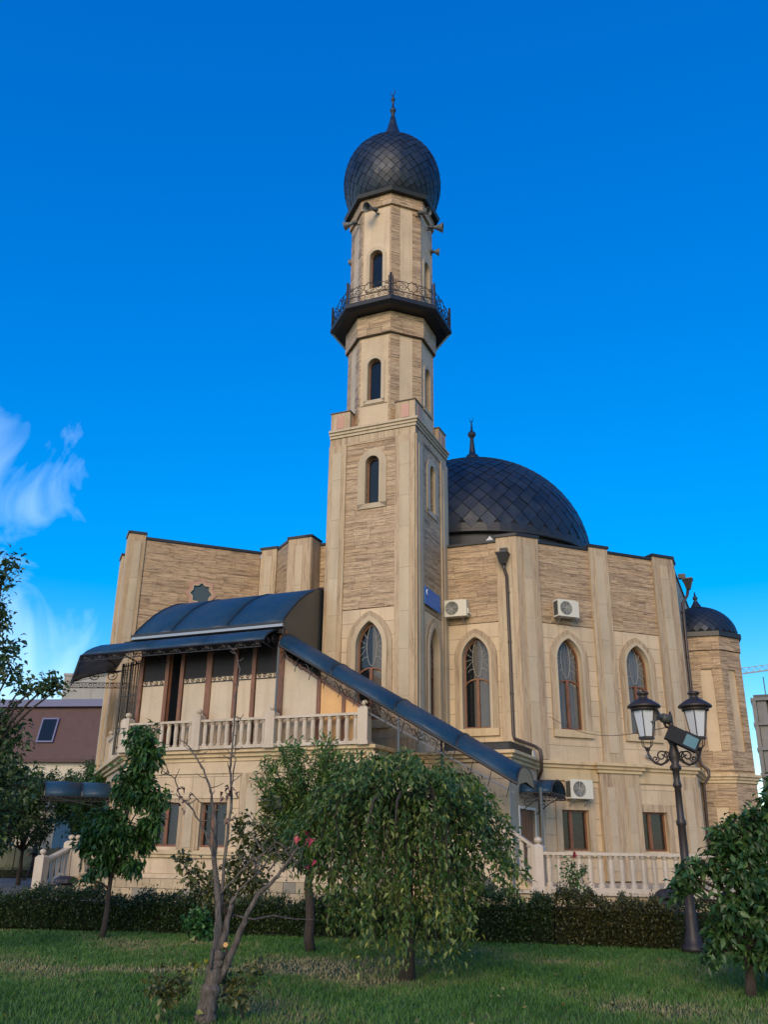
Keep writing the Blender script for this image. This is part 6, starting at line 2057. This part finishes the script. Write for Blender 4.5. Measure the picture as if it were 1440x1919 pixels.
MB(Matrix.Translation((1.66 - 1.495, -0.105, 0.665)) @ Matrix.Rotation(R_(80), 4, 'X')).lathe([(0.024, 0), (0.024, 0.02), (0.02, 0.024)], 14).build('cut_face', 'cut_wood', bt)
dry = [(-2.08, 2.12), (-2.02, 2.05), (-2.1, 1.98), (-1.62, 2.12), (-1.55, 2.12), (-1.6, 2.05), (-1.57, 1.8)]
leaves('dry_leaves', [(x + 1.66 + rnd.gauss(0, .03), rnd.gauss(0, .05), z + rnd.gauss(0, .03)) for x, z in dry for _ in range(4)], rand_dirs(len(dry) * 4, 0.8), 0.07, 0.5, 'leaf_dry', bt, curl=0.5, fold=0.6)
leaves('red_leaves', [(-0.80 + 1.66 + rnd.gauss(0, .07), -0.35 + rnd.gauss(0, .04), 1.68 + rnd.gauss(0, .04)) for _ in range(7)] + [(1.0, -.1, 1.45), (0.95, -.1, 1.4)], rand_dirs(9, 0.8), 0.075, 0.6, 'leaf_red', bt, curl=0.4, fold=0.5)
leaves('yellow_leaves', [(rnd.uniform(-.32, .12), rnd.uniform(-.2, .2), rnd.uniform(.05, .75)) for _ in range(16)], rand_dirs(16, 0.5), 0.085, 0.7, 'leaf_yellow', bt)
# seedlings round its foot
for i, (x, y, lab) in enumerate(((-2.05, 9.5, 'weedy seedling with yellowish leaves left of the pruned trunk'), (-1.35, 9.75, 'small weedy seedling right of the pruned trunk'))):
    clump_tree('seedling', lab, 'plant', (x, y, 0), (x, y, 0.2), [(x, y, 0.22, .14), (x + .1, y, .35, .1), (x - .1, y, .3, .1)], 90, 0.07, 0.65, 'leaf_olive', r0=0.008, down=0.1)

# orchard trees along the far left path
orch = [(-13.9, 36.5, 4.4, 'leaf_apple', 'bushy apple tree between the side canopy and the boundary wall'), (-15.9, 36.0, 4.2, 'leaf_olive', 'yellowing apple tree at the far left edge of the path'), (-11.6, 38.5, 5.2, 'leaf_cherry', 'tall dark tree just left of the wing under the plum roof'), (-16.9, 41.0, 4.2, 'leaf_laurel', 'dark tree screening the cream hut'), (-13.0, 31.5, 4.2, 'leaf_apple', 'round apple tree behind the left steps, nearest the wing'), (-14.3, 33.0, 4.3, 'leaf_apple', 'broad apple tree left of the side canopy'), (-10.6, 34.5, 4.6, 'leaf_cherry', 'dark tree close against the wing behind the side canopy'),
        (-16.2, 38.0, 4.6, 'leaf_apple', 'far apple tree at the left before the boundary wall'), (-12.8, 40.0, 5.0, 'leaf_laurel', 'tall dark tree in front of the plum roof'), (-18.4, 44.0, 4.8, 'leaf_cherry', 'rounded tree beside the cream hut')]
for x, y, h, m, lab in orch:
    cl = []
    for k in range(11):
        a = rnd.uniform(0, 6.28)
        r_ = rnd.uniform(0.2, 1.35)
        z = rnd.uniform(0.50 if lab.startswith('round') else 0.38, 0.95) * h
        cl.append((x + r_ * math.cos(a), y + r_ * math.sin(a), z, rnd.uniform(0.5, 0.85)))
    clump_tree('orchard_tree', lab, 'tree', (x, y, 0), (x, y, 1.2), cl, 5200, 0.15, 0.55, m, r0=0.1, group='trees along the far left path', down=0.4, twig=False, spread=0.8)

# clipped hedge
def hedge(label, a, b_, h, dep, n, mat, parent=None, brown=None):
    a, b_ = Vector(a), Vector(b_)
    L = (b_ - a).length
    d = (b_ - a).normalized()
    nr = Vector((-d.y, d.x, 0))
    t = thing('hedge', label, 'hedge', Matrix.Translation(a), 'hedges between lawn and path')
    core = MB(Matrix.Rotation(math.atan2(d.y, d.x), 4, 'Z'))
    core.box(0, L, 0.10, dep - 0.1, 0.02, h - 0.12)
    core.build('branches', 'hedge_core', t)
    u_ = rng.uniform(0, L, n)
    top_ = rng.random(n) < 0.42
    hz_ = h * (1 + 0.10 * np.sin(u_ * 2.1 + 1) + 0.08 * np.sin(u_ * 5.3) + 0.07 * np.sin(u_ * 11.7) + 0.05 * np.sin(u_ * 23.1)) - 0.06 + rng.exponential(0.025, n)
    v = np.where(top_, rng.uniform(-0.02, dep, n), rng.normal(0.03, 0.07, n))
    z = np.where(top_, hz_ + rng.normal(0, 0.05, n), rng.uniform(0.03, 1, n) * hz_)
    P = np.stack([u_ * d.x + v * nr.x, u_ * d.y + v * nr.y, z], 1)
    D = np.where(top_[:, None], np.array([0, 0, 1.0]), np.array([-nr.x * 0.5, -nr.y * 0.5, 0.8])) + rng.normal(0, 0.5, (n, 3))
    leaves('foliage', P, D, 0.052, 0.55, mat, t)
    return t


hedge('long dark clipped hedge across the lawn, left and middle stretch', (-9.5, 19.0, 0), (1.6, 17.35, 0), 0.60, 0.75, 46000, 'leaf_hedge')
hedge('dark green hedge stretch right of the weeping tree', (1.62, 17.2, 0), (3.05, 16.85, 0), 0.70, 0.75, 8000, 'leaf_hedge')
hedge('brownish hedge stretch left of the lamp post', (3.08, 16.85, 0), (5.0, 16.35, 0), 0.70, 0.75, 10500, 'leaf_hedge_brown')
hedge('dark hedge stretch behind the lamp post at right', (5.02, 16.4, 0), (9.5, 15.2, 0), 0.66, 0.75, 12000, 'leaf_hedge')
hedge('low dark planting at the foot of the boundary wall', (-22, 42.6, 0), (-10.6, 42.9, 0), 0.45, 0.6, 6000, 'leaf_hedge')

# lawn grass
N = 235000
yy = rng.uniform(0, 1, N) ** 0.8 * 10.5 + 8.3
xx = rng.uniform(-1, 1, N) * (yy * 0.66 + 1.6)


def dryness(x, y):
    f_ = 0.40 + 0.26 * np.sin(x * 1.3 + 0.6 * y) * np.sin(y * 1.1 - 0.7) + 0.12 * np.sin(3.1 * x + 1.7 * y) + 0.08 * np.sin(7 * x - 5 * y)
    for cx, cy, rx, ry, a in ((-1.5, 13.5, 1.5, 0.7, .8), (-3.4, 13.2, 1.0, 0.35, .6), (-0.2, 14.6, 1.2, 0.5, .45), (0.0, 12.3, 1.0, 0.5, .35), (-2.6, 16.6, 1.4, 0.5, .3), (2.6, 14.6, 1.2, 0.4, .3), (3.2, 10.6, 1.0, 0.3, .25)):
        f_ = f_ + a * np.exp(-((x - cx) / rx) ** 2 - ((y - cy) / ry) ** 2)
    return f_


dr_ = dryness(xx, yy)
keepm = (yy < 18.95 - 0.148 * (xx + 9.5) + 0.05) & (rng.random(N) > np.clip((dr_ - 0.5) * 1.2, 0, 0.75))
xx, yy, dr_ = xx[keepm], yy[keepm], dr_[keepm]
N = len(xx)
h = rng.uniform(0.008, 0.044, N) * np.clip(1.35 - dr_, 0.4, 1.3)
a = rng.uniform(0, 2 * np.pi, N)
lean = rng.normal(0, 0.8, (N, 2)) * h[:, None]
w = 0.0035 + 0.0004 * yy
V = np.empty((N, 3, 3))
base = np.stack([xx, yy, np.full(N, -0.03)], 1)
wv = np.stack([np.cos(a) * w, np.sin(a) * w, np.zeros(N)], 1)
V[:, 0] = base - wv
V[:, 1] = base + wv
V[:, 2] = base + np.stack([lean[:, 0], lean[:, 1], h + 0.03], 1)
me = bpy.data.meshes.new('grass')
me.vertices.add(N * 3)
me.vertices.foreach_set('co', V.reshape(-1).astype(np.float32))
me.loops.add(N * 3)
me.loops.foreach_set('vertex_index', np.arange(N * 3, dtype=np.int32))
me.polygons.add(N)
me.polygons.foreach_set('loop_start', (np.arange(N) * 3).astype(np.int32))
me.polygons.foreach_set('loop_total', np.full(N, 3, np.int32))
me.update(calc_edges=True)
at = me.attributes.new('tint', 'FLOAT', 'POINT')
at.data.foreach_set('value', np.repeat(np.clip(dr_ * 0.95 + rng.normal(0, 0.15, N), 0, 0.97), 3).astype(np.float32))
me.materials.append(MATS['grass_blade'])
tag(link('grass', me), kind='stuff')

# fallen leaves on the lawn
n = 420
fy = rng.uniform(9, 18, n)
fx = rng.uniform(-1, 1, n) * fy * 0.48
fall = leaves('fallen_leaves', np.stack([fx, fy, np.full(n, 0.03)], 1), rng.normal(0, 1, (n, 3)) * np.array([1, 1, 0.25]), 0.06, 0.6, 'leaf_olive', None, tint=rng.uniform(0.2, 1.0, n))
tag(fall, kind='stuff')
